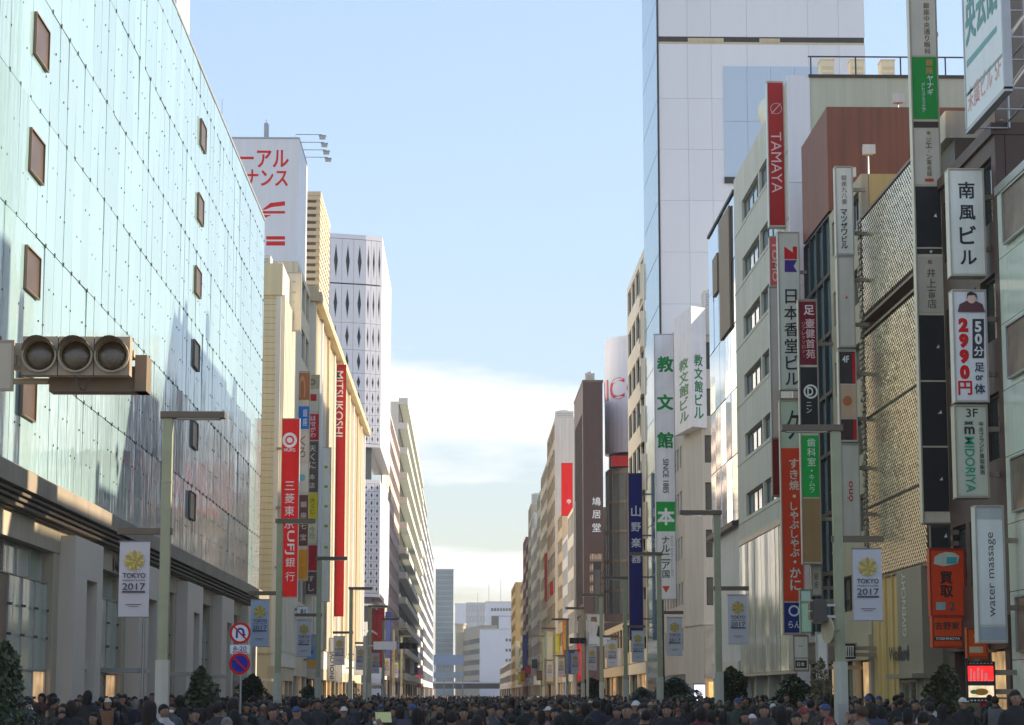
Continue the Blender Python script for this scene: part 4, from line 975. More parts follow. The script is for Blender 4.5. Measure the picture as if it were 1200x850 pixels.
# second stack from the camera
sign('building_name_sign', 'slim white sign with vertical katakana beside the ochre wall', 979.5, 1000, 196, 298, 81.2, [
    (None, None, (.66, .62, .54), [('銀座九八番', 'v', 986, 205, 992.5, 240, (.25, .2, .16)), ('マツザワビル', 'v', 984.5, 245, 994, 292, INK, .03)])], body=(.6, .55, .47), depth=.45)
sign('blank_sign', 'worn blank beige sign below the vertical katakana sign', 982, 1001.5, 301, 406, 81.1, [(None, None, (.58, .53, .46), [([(990, 350), (994, 350), (992, 346)], 'poly', (.6, .2, .12))])], body=(.6, .55, .47), depth=.45)
sign('restaurant_sign', 'black and red restaurant sign marked 4F', 983.5, 1004, 411, 517, 81.0, [
    (412, 450, (.05, .035, .035), [('4F', 'h', 987, 417, 995, 425, WHITE, .02), ([(999, 449), (1003, 449), (1002, 414), (998, 414)], 'poly', (.5, .06, .04))]), (451, 490, (.6, .42, .3), [(0, 'disc', 993, 470, 6, (.5, .2, .1), .9)]), (491, 516, (.06, .03, .03), [([(1000, 515), (1004, 515), (1004, 492), (1000, 492)], 'poly', (.5, .06, .04))])], body=(.6, .55, .47), depth=.45)
sign('script_sign', 'beige sign with red script letters below the restaurant sign', 986, 1007.5, 521, 629, 80.9, [(None, None, (.56, .52, .45), [('óno', 'u', 993, 564, 999.5, 588, (.45, .05, .06), .01)])], body=(.6, .55, .47), depth=.45)
sign('dental_sign_stack', 'stack of dark red, black and green clinic signs', 938, 960, 352, 660, 88.6, [
    (353, 428, (.17, .02, .035), [('足', 'v', 942, 357, 954, 370, (.8, .6, .62), .03), ('壷健首苑', 'v', 944, 373, 955, 421, (.7, .5, .5), .02), ('リフレクソロジー', 'v', 939.8, 377, 943.5, 420, (.55, .3, .3))]),
    (430, 499, BLACK, [(.75, 'ring', 950, 459, 8.5, (.75, .73, .68)), ('D', 'h', 946, 454, 953, 464, (.75, .73, .68), .03), ('ニン', 'v', 945, 470, 951, 485, (.6, .6, .58))]),
    (510, 583, (.015, .36, .09), [('歯科室', 'v', 945, 513, 957, 547, (.62, .78, .6), .02), ('・キムラ', 'v', 947, 548, 956, 578, (.62, .78, .6), .01)]), (584, 659, (.33, .21, .11), [])], body=(.55, .48, .4), depth=.42)
sign('incense_building_sign', 'tall white sign with red and blue emblem and black vertical characters', 913, 938, 273, 456, 95.6, [
    (None, None, (.63, .58, .5), [([(919, 304), (934, 304), (934, 289), (929, 289), (929, 296), (919, 289)], 'poly', (.6, .03, .05)), ([(919.5, 319), (924, 319), (934, 319), (930, 312), (934, 305), (924, 305), (919.5, 305)], 'poly', (.07, .04, .2)), ('日本香堂ビル', 'v', 919.5, 338, 936, 454, INK, .015)])], body=(.6, .55, .46), depth=.45)
sign('hot_pot_sign', 'tall orange-red restaurant sign with white hiragana and navy foot', 916, 941, 470, 743, 95.4, [
    (471, 524, (.5, .52, .4), [('ク', 'v', 922, 478, 936, 518, INK)]), (525, 705, (.72, .12, .04), [('すき焼・', 'v', 924, 537, 937, 588, (.85, .62, .5), .03), ('しゃぶしゃぶ・', 'v', 924, 588, 938, 664, (.85, .7, .6), .03), ('かに', 'v', 926, 664, 938.5, 693, (.85, .72, .62), .03)]),
    (706, 742, (.025, .035, .17), [(.7, 'ring', 930.5, 716, 6.5, (.65, .66, .72)), ('らん', 'h', 924, 728, 938, 736, (.7, .7, .75))])], body=(.6, .5, .4), depth=.45)
sign('optician_sign', 'tall deep red sign with thin white roman letters on the roofline', 900, 919.5, 96, 265, 101.0, [
    (None, None, (.36, .015, .03), [('TAMAYA', 'd', 904, 155, 916, 226, (.72, .5, .5), -.004), (.88, 'ring', 909.5, 127.5, 7, (.6, .35, .35)), ([(903.5, 133), (904.5, 134), (915, 122), (914.5, 121)], 'poly', (.6, .35, .35))])], body=(.7, .66, .6), depth=.5)
sign('pink_strip_sign', 'pink-red strip sign right under the deep red rooftop sign', 902, 913.5, 278, 335, 99.0, [(None, None, (.6, .16, .15), [('TOMO', 'd', 905, 283, 911, 330, (.75, .5, .45))])], body=(.6, .5, .45), depth=.4)
sign('grey_strip_sign', 'long grey strip sign beside the tall white emblem sign', 903, 914, 337, 512, 98.6, [(338, 395, (.5, .48, .44), []), (397, 455, (.5, .47, .43), []), (457, 511, (.48, .43, .38), [])], body=(.5, .47, .42), depth=.4)
sign('dark_red_strip_sign', 'small dark red strip sign beside the orange-red restaurant sign', 905, 915, 514, 581, 98.4, [(None, None, (.16, .01, .015), [])], body=(.4, .3, .25), depth=.4)
# around the side street
sign('bookshop_sign', 'very tall white sign with large green characters and a green square', 768, 791, 392, 702, 156, [
    (393, 588, (.73, .72, .74), [('教', 'v', 770.5, 414, 788.5, 440, (.03, .22, .07), .05), ('文', 'v', 770.5, 459, 788.5, 484, (.03, .22, .07), .05), ('館', 'v', 770.5, 503, 788.5, 529, (.03, .22, .07), .05), ('SINCE 1885', 'd', 777, 538, 783.5, 578, INK, .01)]),
    (588, 623, (.015, .3, .07), [('本', 'v', 771, 592, 790, 619, WHITE, .06)]), (623, 701, (.7, .7, .7), [('ナルニア国', 'v', 775, 628, 785.5, 678, (.05, .1, .05), .03), ('SHOP AND GALLERY', 'd', 786, 628, 789, 676, (.4, .42, .4)), ([(780.5, 695), (785, 687), (776, 687)], 'poly', (.6, .1, .06))])], body=(.68, .68, .7), depth=.6)
# wedge sign on the corner
def wy(px, py, Y): p = on_y(px, py, Y); return p
T = thing('wedge_sign', 'white wedge-shaped corner sign with two columns of green characters', 'sign', (14.75, 145.2, 20.0))
mb = MB(); tri = [(-.35, 4.6), (.3, -.7), (1.35, .15), (1.35, .5), (.0, 4.9)]; hz = on_y(812, 360, 145)[2] - 20
zb = on_y(812, 501, 145)[2] - 20
mb.prism(tri, zb, hz); mb.build('box', paint((.7, .69, .7)), T)
for (p0, p1) in ((tri[0], tri[1]), (tri[1], tri[2])):
    d = math.hypot(p1[0] - p0[0], p1[1] - p0[1]); an = math.atan2(p1[1] - p0[1], p1[0] - p0[0])
    k = (.2, .8) if d > 3 else (.1, .8)
    mb = lettering(MB(), '教文館ビル', d * k[0], d * k[1], on_y(812, 492, 145)[2] - 20, on_y(812, 415, 145)[2] - 20, 'v', .03, -.01)
    if d > 3:   # stretched lettering on the long face, meant to be read from down the street
        n_ = MB(); lettering(n_, '教文館ビル', 0, .75, on_y(812, 492, 145)[2] - 20, on_y(812, 415, 145)[2] - 20, 'v', .03, -.01)
        n_.v = [(d * .3 + x * d * .5 / .75, y, z) for x, y, z in n_.v]; mb = n_
    mb.build('lettering', paint((.04, .2, .08)), T, (p0[0], p0[1], 0), an)
sign('music_shop_sign', 'tall navy blue sign with four white vertical characters', 737, 753, 555, 750, 180.6, [
    (None, None, (.018, .018, .13), [('山野楽器', 'v', 740, 590, 751, 664, (.66, .62, .62), .03)])], body=(.2, .14, .1), depth=.5)
sign('red_far_sign', 'bright red sign on the far grey slab building', 658, 671, 543, 604, 330, [(None, None, (.7, .04, .03), [('中', 'h', 664.5, 585, 669, 591, WHITE, .03)])], body=(.6, .04, .03), depth=.8)
sign('red_far_sign', 'small red square sign far along the right side', 645, 651, 682, 697, 372, [(None, None, (.66, .03, .04), [])], body=(.6, .04, .03), depth=.5)
sign('far_strip_sign', 'thin dull red strip sign far along the right side', 638, 644, 649, 705, 396, [(None, None, (.45, .09, .07), [])], body=(.5, .2, .15), depth=.5)
sign('far_strip_sign', 'pale violet strip sign far along the right side', 634, 640, 711, 737, 430, [(None, None, (.6, .6, .85), [(0, 'disc', 637, 717, 1.5, (.1, .1, .5))])], body=(.6, .6, .7), depth=.5)
sign('pale_vertical_sign', 'pale vertical sign with small grey roman letters beside the brown slab', 674.5, 681.5, 588, 742, 296, [(None, None, (.7, .68, .62), [('TASAKI', 'u', 676, 656, 679.5, 706, (.3, .3, .3))] + [([(676.5, y + 12), (679, y + 12), (679, y), (676.5, y)], 'poly', INK) for y in (634, 700, 716)])], body=(.68, .65, .6), depth=.5)
sign('white_board', 'white board with black blotches low on the right side', 688, 708, 720, 757, 200, [(None, None, WHITE, [([(699, 745), (703, 748), (705, 735), (701, 733)], 'poly', INK), ([(692, 728), (700, 729), (699, 723), (693, 723)], 'poly', (.3, .2, .15))])], body=WHITE, depth=.2)
sign('street_sign_white', 'small white sign box with dark lettering strip near the orange-red sign', 930, 947.5, 745, 786, 90, [(746, 771, (.68, .64, .58), [('ー', 'h', 936, 757, 941, 757.6, INK)]), (772, 785, (.66, .62, .55), [([(932, 783), (945.5, 783), (945.5, 774), (932, 774)], 'poly', INK), ('日本', 'h', 934, 776, 943, 781, WHITE)])], body=(.4, .33, .28), depth=.3)
sign('white_panel_sign', 'plain bright white upright panel behind the nearest right lamp post', 957, 970, 742, 796, 84, [(None, None, (.8, .82, .84), [])], body=(.6, .6, .58), depth=.2)
sign('striped_awning_sign', 'white sign strip with dark bars beside the nearest right lamp post', 985.5, 1002, 756, 771, 80.8, [(None, None, (.66, .63, .6), [([(987 + 2.6 * k, 769), (988.5 + 2.6 * k, 769), (988.2 + 2.6 * k, 758), (987.2 + 2.6 * k, 758)], 'poly', INK) for k in range(6)])], body=INK, depth=.6)
sign('green_box_sign', 'pale green upright box sign by the navy-footed red sign', 938, 951, 692, 741, 88, [(692, 705, (.62, .78, .66), []), (707, 741, (.5, .7, .55), [])], body=(.3, .4, .32), depth=.35)
sign('grey_script_sign', 'grey sign with dark characters above the pale green box sign', 951, 963, 664, 697, 90, [(None, None, (.46, .43, .38), [('銀座', 'v', 954, 671, 959, 690, (.18, .15, .13))])], body=(.45, .4, .35), depth=.3)
sign('lit_display_panel', 'glowing white display panel at the corner under the patterned stone', 813, 827, 802, 829, 141, [(None, None, M['lit'], [])], body=INK, depth=.2, bracket=False)

# small projecting shop signs along the farther facades
FAR = [('red', (.55, .04, .04)), ('white', (.7, .69, .66)), ('cream', (.66, .58, .42)), ('dark blue', (.04, .06, .22)), ('black', (.03, .03, .03)), ('pale green', (.4, .5, .38)), ('orange', (.7, .25, .05)), ('grey', (.35, .35, .36)), ('brown', (.2, .1, .06)), ('yellow', (.7, .52, .08))]
rf = random.Random(11); order = ['first', 'second', 'third', 'fourth', 'fifth', 'sixth', 'seventh', 'eighth', 'ninth', 'tenth', 'eleventh', 'twelfth', 'thirteenth', 'fourteenth', 'fifteenth', 'sixteenth', 'seventeenth', 'eighteenth']
for side, n0, y0, y1 in (('L', 12, 300, 640), ('R', 18, 204, 600)):
    for k in range(n0):
        Y = y0 + (y1 - y0) * (k + rf.random() * .7) / n0; cn, cc = FAR[(k * 3 + (side == 'R')) % 10]; w_ = rf.uniform(.9, 1.5); h_ = rf.choice([1.6, 3, 5, 8]); z = rf.uniform(3.4, 8); x0 = XL if side == 'L' else XR - w_
        T = thing('shop_sign', f'small {cn} projecting sign, {order[k]} along the far {"banded building" if side == "L" else "brown and cream building"} side', 'sign', (x0, Y, z), 0, 'small far shop signs')
        mb = MB(); mb.box(.03, w_ - .03, 0, .3, 0, h_); mb.box(0, w_, -.02, .32, -.08, 0); mb.box(0, w_, -.02, .32, h_, h_ + .08); mb.build('box', paint(cc), T)
        mb = MB(); mb.box(.15, w_ - .15, -.03, 0, h_ * .1, h_ * .9); mb.build('panel', paint(tuple(min(.8, c * 1.3 + .05) for c in cc)), T)

# roof plant standing on the middle-distance roofs
def roof_plant(x, y, z, label, w_=2.4, d_=1.6, h_=1.7):
    T = thing('roof_plant', label, 'roof unit', (x, y, z), 0, 'roof plant on the middle-distance roofs')
    mb = MB(); mb.box(0, w_, 0, d_, .25, h_); mb.build('casing', M['grey_l'], T)
    mb = MB(); mb.box(.1, w_ - .1, .1, d_ - .1, 0, .25)
    for k in range(6): mb.box(.15, w_ - .15, -.03, 0, .45 + k * (h_ - .6) / 6, .45 + (k + .55) * (h_ - .6) / 6)
    mb.tube([(w_ * .5, d_ * .5, h_), (w_ * .5, d_ * .5, h_ + .2)], d_ * .35, 14); mb.build('grille', M['steel'], T)
roof_plant(-15.5, 148, 29.55, 'grey air-conditioning unit on the cream bank roof'); roof_plant(-14.6, 222, 33.35, 'grey air-conditioning unit on the ribbed store roof behind the tower'); roof_plant(-14.4, 238, 33.35, 'second grey air-conditioning unit on the ribbed store roof')
roof_plant(16.4, 149, 27.42, 'grey air-conditioning unit on the corner bookshop roof', 1.8); roof_plant(16.2, 190, 38.6, 'grey air-conditioning unit on the angled-bay building roof', 2, 1.5, 2.2); roof_plant(15.6, 372, 46.5, 'grey cooling unit on the far grey slab roof', 3, 3, 2.6)
roof_plant(15.8, 440, 41, 'grey cooling unit on the olive building roof', 4, 3, 4); roof_plant(-14.5, 334, 51, 'grey cooling unit on the narrow cream building roof', 2, 3, 3); roof_plant(15.7, 283, 41.16, 'small grey unit on the dark brown slab roof', 1.2, 1, 1.6)
roof_plant(16.0, 124, 29.62, 'grey air-conditioning unit on the mirror glass roof', 1.6); roof_plant(15.5, 500, 43.5, 'grey cooling unit on the tall beige stone building roof', 3, 3, 3)

# ================================================================== LAMP POSTS AND BANNERS
def make_lamp(s):   # s = +1: roadway lies towards +x (left side of the street)
    T = thing('street_lamp', 'x', 'street lamp', (0, 0, 0), group='lamp posts along the street')
    mb = MB(); mb.box(-.14, .14, -.14, .14, 0, 2.45); mb.box(-.2, .2, -.2, .2, 0, .5); mb.build('base', M['lamp_w'], T)
    mb = MB(); mb.box(-.105, .105, -.105, .105, 2.45, 7.72)
    for z in (3.6, 4.9, 6.3): mb.box(-.115, .115, -.115, .115, z, z + .04)
    mb.build('post', M['lamp'], T)
    mb = MB(); mb.box(-.16 * s, 1.25 * s, -.15, .15, 7.73, 7.87); mb.build('light_arm', M['lamp_arm'], T)
    mb = MB(); mb.box(.2 * s, 1.15 * s, -.1, .1, 7.70, 7.728); mb.build('lamp_glass', M['glass_pale'], T)
    mb = MB(); mb.box(.14 * s, -1.05 * s, -.07, .07, 5.17, 5.31); mb.build('banner_arm', M['lamp_arm'], T)
    mb = MB(); mb.box(-.09, .09, -.155, -.14, .9, 1.5); mb.build('hatch', M['steel'], T)
    return T
emb = MB()
for k in range(3):
    for i in range(12 - 2 * k):
        a = 2 * math.pi * i / (12 - 2 * k) + k * .2; r = (.17, .11, .05)[k]; c_ = (r * math.cos(a), r * math.sin(a)); s_ = (.052, .042, .03)[k]
        emb.mi = (i + k) % 2
        emb.add([(c_[0] + s_ * math.cos(a + t) * (1.3 if t in (0, math.pi) else .8), -.009 - .001 * k - .0004 * (i % 2), c_[1] + s_ * math.sin(a + t) * (1.3 if t in (0, math.pi) else .8)) for t in (0, math.pi / 2, math.pi, 1.5 * math.pi)], [(0, 1, 2, 3)])
EMB = emb.mesh('emblem', [paint((.55, .42, .12)), paint((.36, .28, .1))])
BAN = MB()
n = 8
for i in range(n):      # cloth with a slight belly
    f = lambda t: .02 * math.sin(math.pi * t) - .005
    a, b = i / n, (i + 1) / n
    BAN.add([(-.33, -f(a), -1.65 * a), (.33, -f(a) - .01, -1.65 * a), (.33, -f(b) - .01, -1.65 * b), (-.33, -f(b), -1.65 * b)], [(0, 3, 2, 1)])
BANM = BAN.mesh('cloth', mat('banner_cloth', (.56, .54, .58), .8, .05, 2))
tx = MB(); lettering(tx, 'TOKYO', -.25, .25, -.80, -.69, 'h', .02, -.045); lettering(tx, 'MARATHON', -.24, .24, -.875, -.83, 'h', .0, -.045); lettering(tx, '2017', -.25, .25, -1.06, -.91, 'h', .01, -.045); tx.quad((-.25, -.045, -1.12), (.25, -.045, -1.12), (.25, -.045, -1.08), (-.25, -.045, -1.08)); tx.quad((-.17, -.035, -1.38), (.17, -.035, -1.38), (.17, -.035, -1.365), (-.17, -.035, -1.365)); tx.quad((-.1, -.035, -1.42), (.1, -.035, -1.42), (.1, -.035, -1.41), (-.1, -.035, -1.41))
TXM = tx.mesh('lettering', paint((.07, .06, .1)))
BLUE_B = mat('blue_banner_cloth', (.34, .40, .56), .8, .05, 2)
def banner(x, y, label, blue=False):
    T = thing('event_banner', label, 'banner', (x, y, 5.14), 0, 'event banners on the lamp posts')
    put('cloth', BANM if not blue else BLUEM, T); put('emblem', EMB, T, (0, -.045, -.42)); put('lettering', TXM, T)
    mb = MB(); mb.tube([(-.36, 0, .0), (.36, 0, .0)], .015, 6); mb.tube([(-.36, 0, -1.64), (.36, 0, -1.64)], .012, 6); mb.build('rod', M['steel'], T); return T
BLUEM = BANM.copy(); BLUEM.materials.clear(); BLUEM.materials.append(BLUE_B)
LP = [48.7, 79, 101, 130, 157, 184, 211, 238]; RP = [50.8, 75, 97.5, 118, 138.5, 160, 184, 210, 238]
ORD = ['nearest', 'second', 'third', 'fourth', 'fifth', 'sixth', 'seventh', 'eighth', 'ninth']
pl, pr = make_lamp(1), make_lamp(-1)
for proto, ys, x, sd_, s in ((pl, LP, -6.5, 'store', 1), (pr, RP, 8.6, 'sign-hung', -1)):
    for i, y in enumerate(ys):
        o = proto if i == 0 else copy_tree(proto); o.location = (x, y, .12)
        side = 'glass store side' if s == 1 else 'mesh-screen building side'
        o['label'] = f'{ORD[i]} pale green lamp post on the {side} of the street'
        banner(x - s * .66, y - .02, f'white marathon banner on the {ORD[i]} lamp post of the {side}' if not (s == 1 and i == 1) else 'bluish marathon banner on the second lamp post of the glass store side', blue=(s == 1 and i == 1))

# ================================================================== TRAFFIC SIGNALS AND ROAD SIGNS
def lens_row(T, n, r, pitch, hm, lm, vis=True):
    """horizontal lamp head: one housing per lens, hood and lens"""
    for i in range(n):
        x = (i - (n - 1) / 2) * pitch
        mb = MB(); mb.box(x - pitch / 2 + .004, x + pitch / 2 - .004, .0, .16, -r * 1.25, r * 1.25); mb.box(x - pitch / 2 + .03, x + pitch / 2 - .03, .16, .22, -r * 1.1, r * 1.1); h = mb.build('housing', hm, T)
        k = 24; mb = MB()
        for j in range(k):
            a, b = 2 * math.pi * j / k, 2 * math.pi * (j + 1) / k
            for R0, y0, R1, y1 in ((r * 1.12, 0, r * 1.12, -.05), (r * 1.12, -.05, r, -.05), (r, -.05, r, 0)):
                mb.quad((x + R0 * math.cos(a), y0, R0 * math.sin(a)), (x + R0 * math.cos(b), y0, R0 * math.sin(b)), (x + R1 * math.cos(b), y1, R1 * math.sin(b)), (x + R1 * math.cos(a), y1, R1 * math.sin(a)))
            if .1 < a < math.pi - .3:
                d0, d1 = -.05 - .16 * math.sin(a), -.05 - .16 * math.sin(b)
                for q in (1.12, 1.09): mb.quad((x + q * r * math.cos(a), -.05, q * r * math.sin(a)), (x + q * r * math.cos(b), -.05, q * r * math.sin(b)), (x + q * r * math.cos(b), d1, q * r * math.sin(b)), (x + q * r * math.cos(a), d0, q * r * math.sin(a)))
        mb.build('hood', hm, T)
        mb = MB(); mb.ell((x, .02, 0), (r, .06, r), 20, 10); mb.build('lens', lm[i % len(lm)], T, smooth=True)
T = thing('traffic_signal', 'large unlit three-lens traffic signal on an arm in front of the glass store', 'traffic signal', (*on_y(89, 417, 20.5)[:2], on_y(89, 417, 20.5)[2]))
hm = mat('signal_housing', (.36, .29, .2), .5, .15, 4, streak=.2); lensm = mat('signal_lens', (.10, .07, .035), .06, .6, 8, bump=.25, bscale=70, spec=.9)
lens_row(T, 3, .145, .335, hm, [lensm])
mb = MB(); mb.box(-.29, .62, .26, .5, -.30, -.06); mb.box(.52, .63, .2, .52, -.3, .04); mb.build('back_housing', mat('signal_back', (.2, .14, .085), .55, .2, 4, streak=.2), T)
mb = MB(); mb.tube([(-2.3, .3, .05), (.5, .3, .05)], .05, 10); mb.tube([(-2.3, .3, -.2), (-.3, .3, -.2)], .03, 8); mb.box(-.62, -.5, .02, .36, -.1, .12); mb.build('arm', M['stone'], T)
mb = MB(); mb.tube([(.0, -.02, -.19), (.06, -.05, -.32), (.1, -.03, -.33), (.14, 0, -.2)], .008, 5); mb.build('cable', M['dark'], T)
mb = MB(); mb.tube([(-2.3, .3, -5.0), (-2.3, .3, .5)], .11, 14, .09); mb.build('pole', M['lamp'], T)
p = on_y(-20, 398, 20.3); q = on_y(11, 455, 20.3)
T = thing('signal_name_plate', 'beige plate beside the large traffic signal at the frame edge', 'sign plate', (p[0], 20.4, q[2]))
mb = MB(); mb.box(0, q[0] - p[0], 0, .03, 0, p[2] - q[2]); mb.build('plate', mat('beige_plate', (.5, .42, .3), .5, .12, 3), T)
mb = MB(); w_ = q[0] - p[0]; h_ = p[2] - q[2]; mb.box(-.01, w_ + .012, -.006, .036, -.012, .012); mb.box(-.01, w_ + .012, -.006, .036, h_ - .012, h_ + .012); mb.box(w_ - .01, w_ + .012, -.006, .036, .012, h_ - .012); mb.box(w_ - .1, w_ + .02, .04, .35, h_ * .55, h_ * .75); mb.build('rim', hm, T)
for lab, px, py, Y, pole_x in (('small dark three-lens signal far down the street by the banded building', 478, 757, 146, -6.4), ('small dark three-lens signal below the tall navy sign', 677, 751, 152, 8.5)):
    p = on_y(px, py, Y); T = thing('traffic_signal', lab, 'traffic signal', p)
    lens_row(T, 3, .16, .38, M['black'], [M['black']])
    mb = MB(); mb.tube([(pole_x - p[0], .3, 0), (0, .3, 0)], .05, 8); mb.tube([(pole_x - p[0], .3, -p[2]), (pole_x - p[0], .3, .6)], .1, 10); mb.build('arm', M['lamp_w'], T)
    mb = MB(); x0 = .75 if px > 600 else -.75; mb.box(x0, x0 * 3.0, .1, .13, -.25, .28); mb.build('name_plate', M['white'], T)
# round road signs on a thin post
T = thing('road_sign_post', 'thin grey post with a no-U-turn sign above a no-parking sign', 'road sign', (on_y(281, 770, 61)[0], 61, .12))
zx = T.location.z; z1_, z2_, z3_ = on_y(280, 742, 61)[2] - zx, on_y(280, 761, 61)[2] - zx, on_y(280, 778, 61)[2] - zx
mb = MB(); mb.tube([(.03, .05, 0), (.03, .05, z1_ + .2)], .035, 10); mb.build('post', M['steel'], T)
def disc(mb, r0, r1, y, z, n=32):
    for i in range(n):
        a, b = 2 * math.pi * i / n, 2 * math.pi * (i + 1) / n
        mb.quad((r0 * math.cos(a), y, z + r0 * math.sin(a)), (r1 * math.cos(a), y, z + r1 * math.sin(a)), (r1 * math.cos(b), y, z + r1 * math.sin(b)), (r0 * math.cos(b), y, z + r0 * math.sin(b)))
    return mb
sred, sblue, swhite = paint((.6, .03, .04)), paint((.02, .05, .33)), paint(WHITE)
for z, face, nm in ((z1_, swhite, 'no_turn_disc'), (z3_, sblue, 'no_parking_disc')):
    mb = MB(); mb.tube([(0, .012, z), (0, 0, z)], .29, 32); o = mb.build(nm, face, T)
    mb = disc(MB(), .225, .29, -.004, z); 
    if nm == 'no_parking_disc': mb.add([(-.18, -.005, z + .14), (-.14, -.005, z + .18), (.18, -.005, z - .14), (.14, -.005, z - .18)], [(0, 3, 2, 1)])
    mb.build('ring', sred, o)
    if nm == 'no_turn_disc':
        mb = MB(); z_ = z
        pts = [(-.09, -.14), (-.09, .03)] + [(-.09 * math.cos(math.pi * k / 8), .03 + .09 * math.sin(math.pi * k / 8)) for k in range(1, 9)] + [(.09, -.03)]
        for a, b in zip(pts[:-1], pts[1:]):
            d = Vector((b[0] - a[0], b[1] - a[1])).normalized() * .027; nx, nz_ = -d.y, d.x
            mb.quad((a[0] + nx, -.006, z + a[1] + nz_), (b[0] + nx, -.006, z + b[1] + nz_), (b[0] - nx, -.006, z + b[1] - nz_), (a[0] - nx, -.006, z + a[1] - nz_))
        mb.quad((.02, -.006, z - .03), (.16, -.006, z - .03), (.09, -.006, z - .13)); mb.build('u_turn_arrow', sblue, o)
        mb = MB(); mb.add([(-.18, -.007, z + .15), (-.15, -.007, z + .18), (.18, -.007, z - .15), (.15, -.007, z - .18)], [(0, 3, 2, 1)]); mb.build('slash', sred, o)
mb = MB(); mb.box(-.27, .27, 0, .012, z2_ - .12, z2_ + .12); o = mb.build('time_plate', swhite, T)
mb = lettering(MB(), '8-20', -.18, .18, z2_ - .04, z2_ + .08, 'h', .01, -.004); mb.build('lettering', sblue, o)
mb = MB(); mb.box(-.2, .2, -.004, 0, z2_ - .09, z2_ - .06); mb.build('underline', sred, o)
# fittings on the nearest right lamp: signal seen from the side and a round mirror edge-on
T = thing('pedestrian_signal', 'dark pedestrian signal seen side-on at the nearest right lamp post', 'pedestrian signal', (8.25, 50.6, on_y(960, 716, 50.7)[2]))
mb = MB(); mb.box(-.3, .02, -.1, .28, -.25, .25); mb.box(-.36, -.3, -.06, .26, .02, .2); mb.box(-.36, -.3, -.06, .26, -.2, -.02); mb.build('housing', M['black'], T)
mb = MB(); mb.box(.0, .25, .05, .12, .1, .16); mb.box(.0, .25, .05, .12, -.16, -.1); mb.build('bracket', M['steel'], T)
T = thing('round_sign', 'round road sign seen nearly edge-on at the nearest right lamp post', 'road sign', (8.28, 50.6, on_y(965, 739, 50.7)[2]))
mb = MB(); mb.tube([(0, 0, 0), (.03, .012, 0)], .3, 28); mb.build('disc', M['stone'], T, rot=R(-4)); mb = MB(); mb.tube([(.02, .02, 0), (.3, .1, 0)], .02, 6); mb.build('bracket', M['steel'], T)
# thin plain posts by the glass store
for i, (px, Y, top) in enumerate(((167, 66, 640), (430, 120, 742))):
    p = on_y(px, 800, Y); T = thing('steel_post', ['thin steel post standing behind the nearest left banner', 'slim pale post in the roadway crowd under the perforated building'][i], 'post', (p[0], Y, .0))
    mb = MB(); mb.tube([(0, 0, 0), (0, 0, on_y(px, top, Y)[2])], .05, 10, .04); mb.tube([(0, 0, 0), (0, 0, .25)], .09, 10); mb.build('post', M['lamp_w'] if i else M['steel'], T)

# ================================================================== STREET TREES
def shrub_mesh(h, r, seed, conic=True, n=2300, leaf=.07, m=None):
    rn = random.Random(seed); mb = MB()
    lobes = [(rn.uniform(0, 6.28), rn.uniform(.15, .98), rn.uniform(.2, .5)) for _ in range(34)]
    while len(mb.f) < n:
        t = rn.random() ** .8; z = .25 + (h - .25) * t
        rad = r * ((1 - t ** 3.6) ** .8 * .97 + .03) if conic else r * math.sqrt(max(.02, 1 - (2 * t - 1) ** 2)) 
        a = rn.uniform(0, 6.283); b_ = 1.0
        for la, lt, lw in lobes:
            da = abs((a - la + math.pi) % (2 * math.pi) - math.pi); b_ += lw * math.exp(-(da / .5) ** 2 - ((t - lt) / .09) ** 2) * (1 if (la * 10) % 2 < 1.4 else -1.6)
        q = rad * b_ * (rn.random() ** .35); p = Vector((q * math.cos(a), q * math.sin(a), z + rn.gauss(0, .03)))
        u = Vector((rn.gauss(0, 1), rn.gauss(0, 1), rn.gauss(0, 1))).normalized(); v = u.orthogonal().normalized(); s = leaf * rn.uniform(.6, 1.4)
        mb.add([p - u * s, p + v * s * .5, p + u * s, p - v * s * .5], [(0, 1, 2, 3)])
    c = mb.mesh('crown', m or M['leaf'])
    k = MB(); k.tube([(0, 0, 0), (.02, 0, h * .5), (0, .02, h * .92)], .06, 7, .015)
    for i in range(9): a = i * 2.4; z = .4 + i * h * .07; k.tube([(0, 0, z), (r * .6 * (1 - i / 12) * math.cos(a), r * .6 * (1 - i / 12) * math.sin(a), z + .25)], .018, 5, .006)
    return c, k.mesh('trunk', M['bark'])
pot = MB(); pot.prism([(-.45, -.45), (.45, -.45), (.45, .45), (-.45, .45)], 0, .45); pot.prism([(-.5, -.5), (.5, -.5), (.5, .5), (-.5, .5)], .45, .52); POT = pot.mesh('planter', M['stone'])
SM = [shrub_mesh(2.55, .5, 1, n=3000), shrub_mesh(2.4, .5, 2, n=3000), shrub_mesh(2.3, .5, 3, n=3000), shrub_mesh(3.0, .5, 4, m=M['leaf2'], n=900)]
WD = [44, 34, 52, 52, 40, 52, 52, 30, 30, 30, 18, 20]
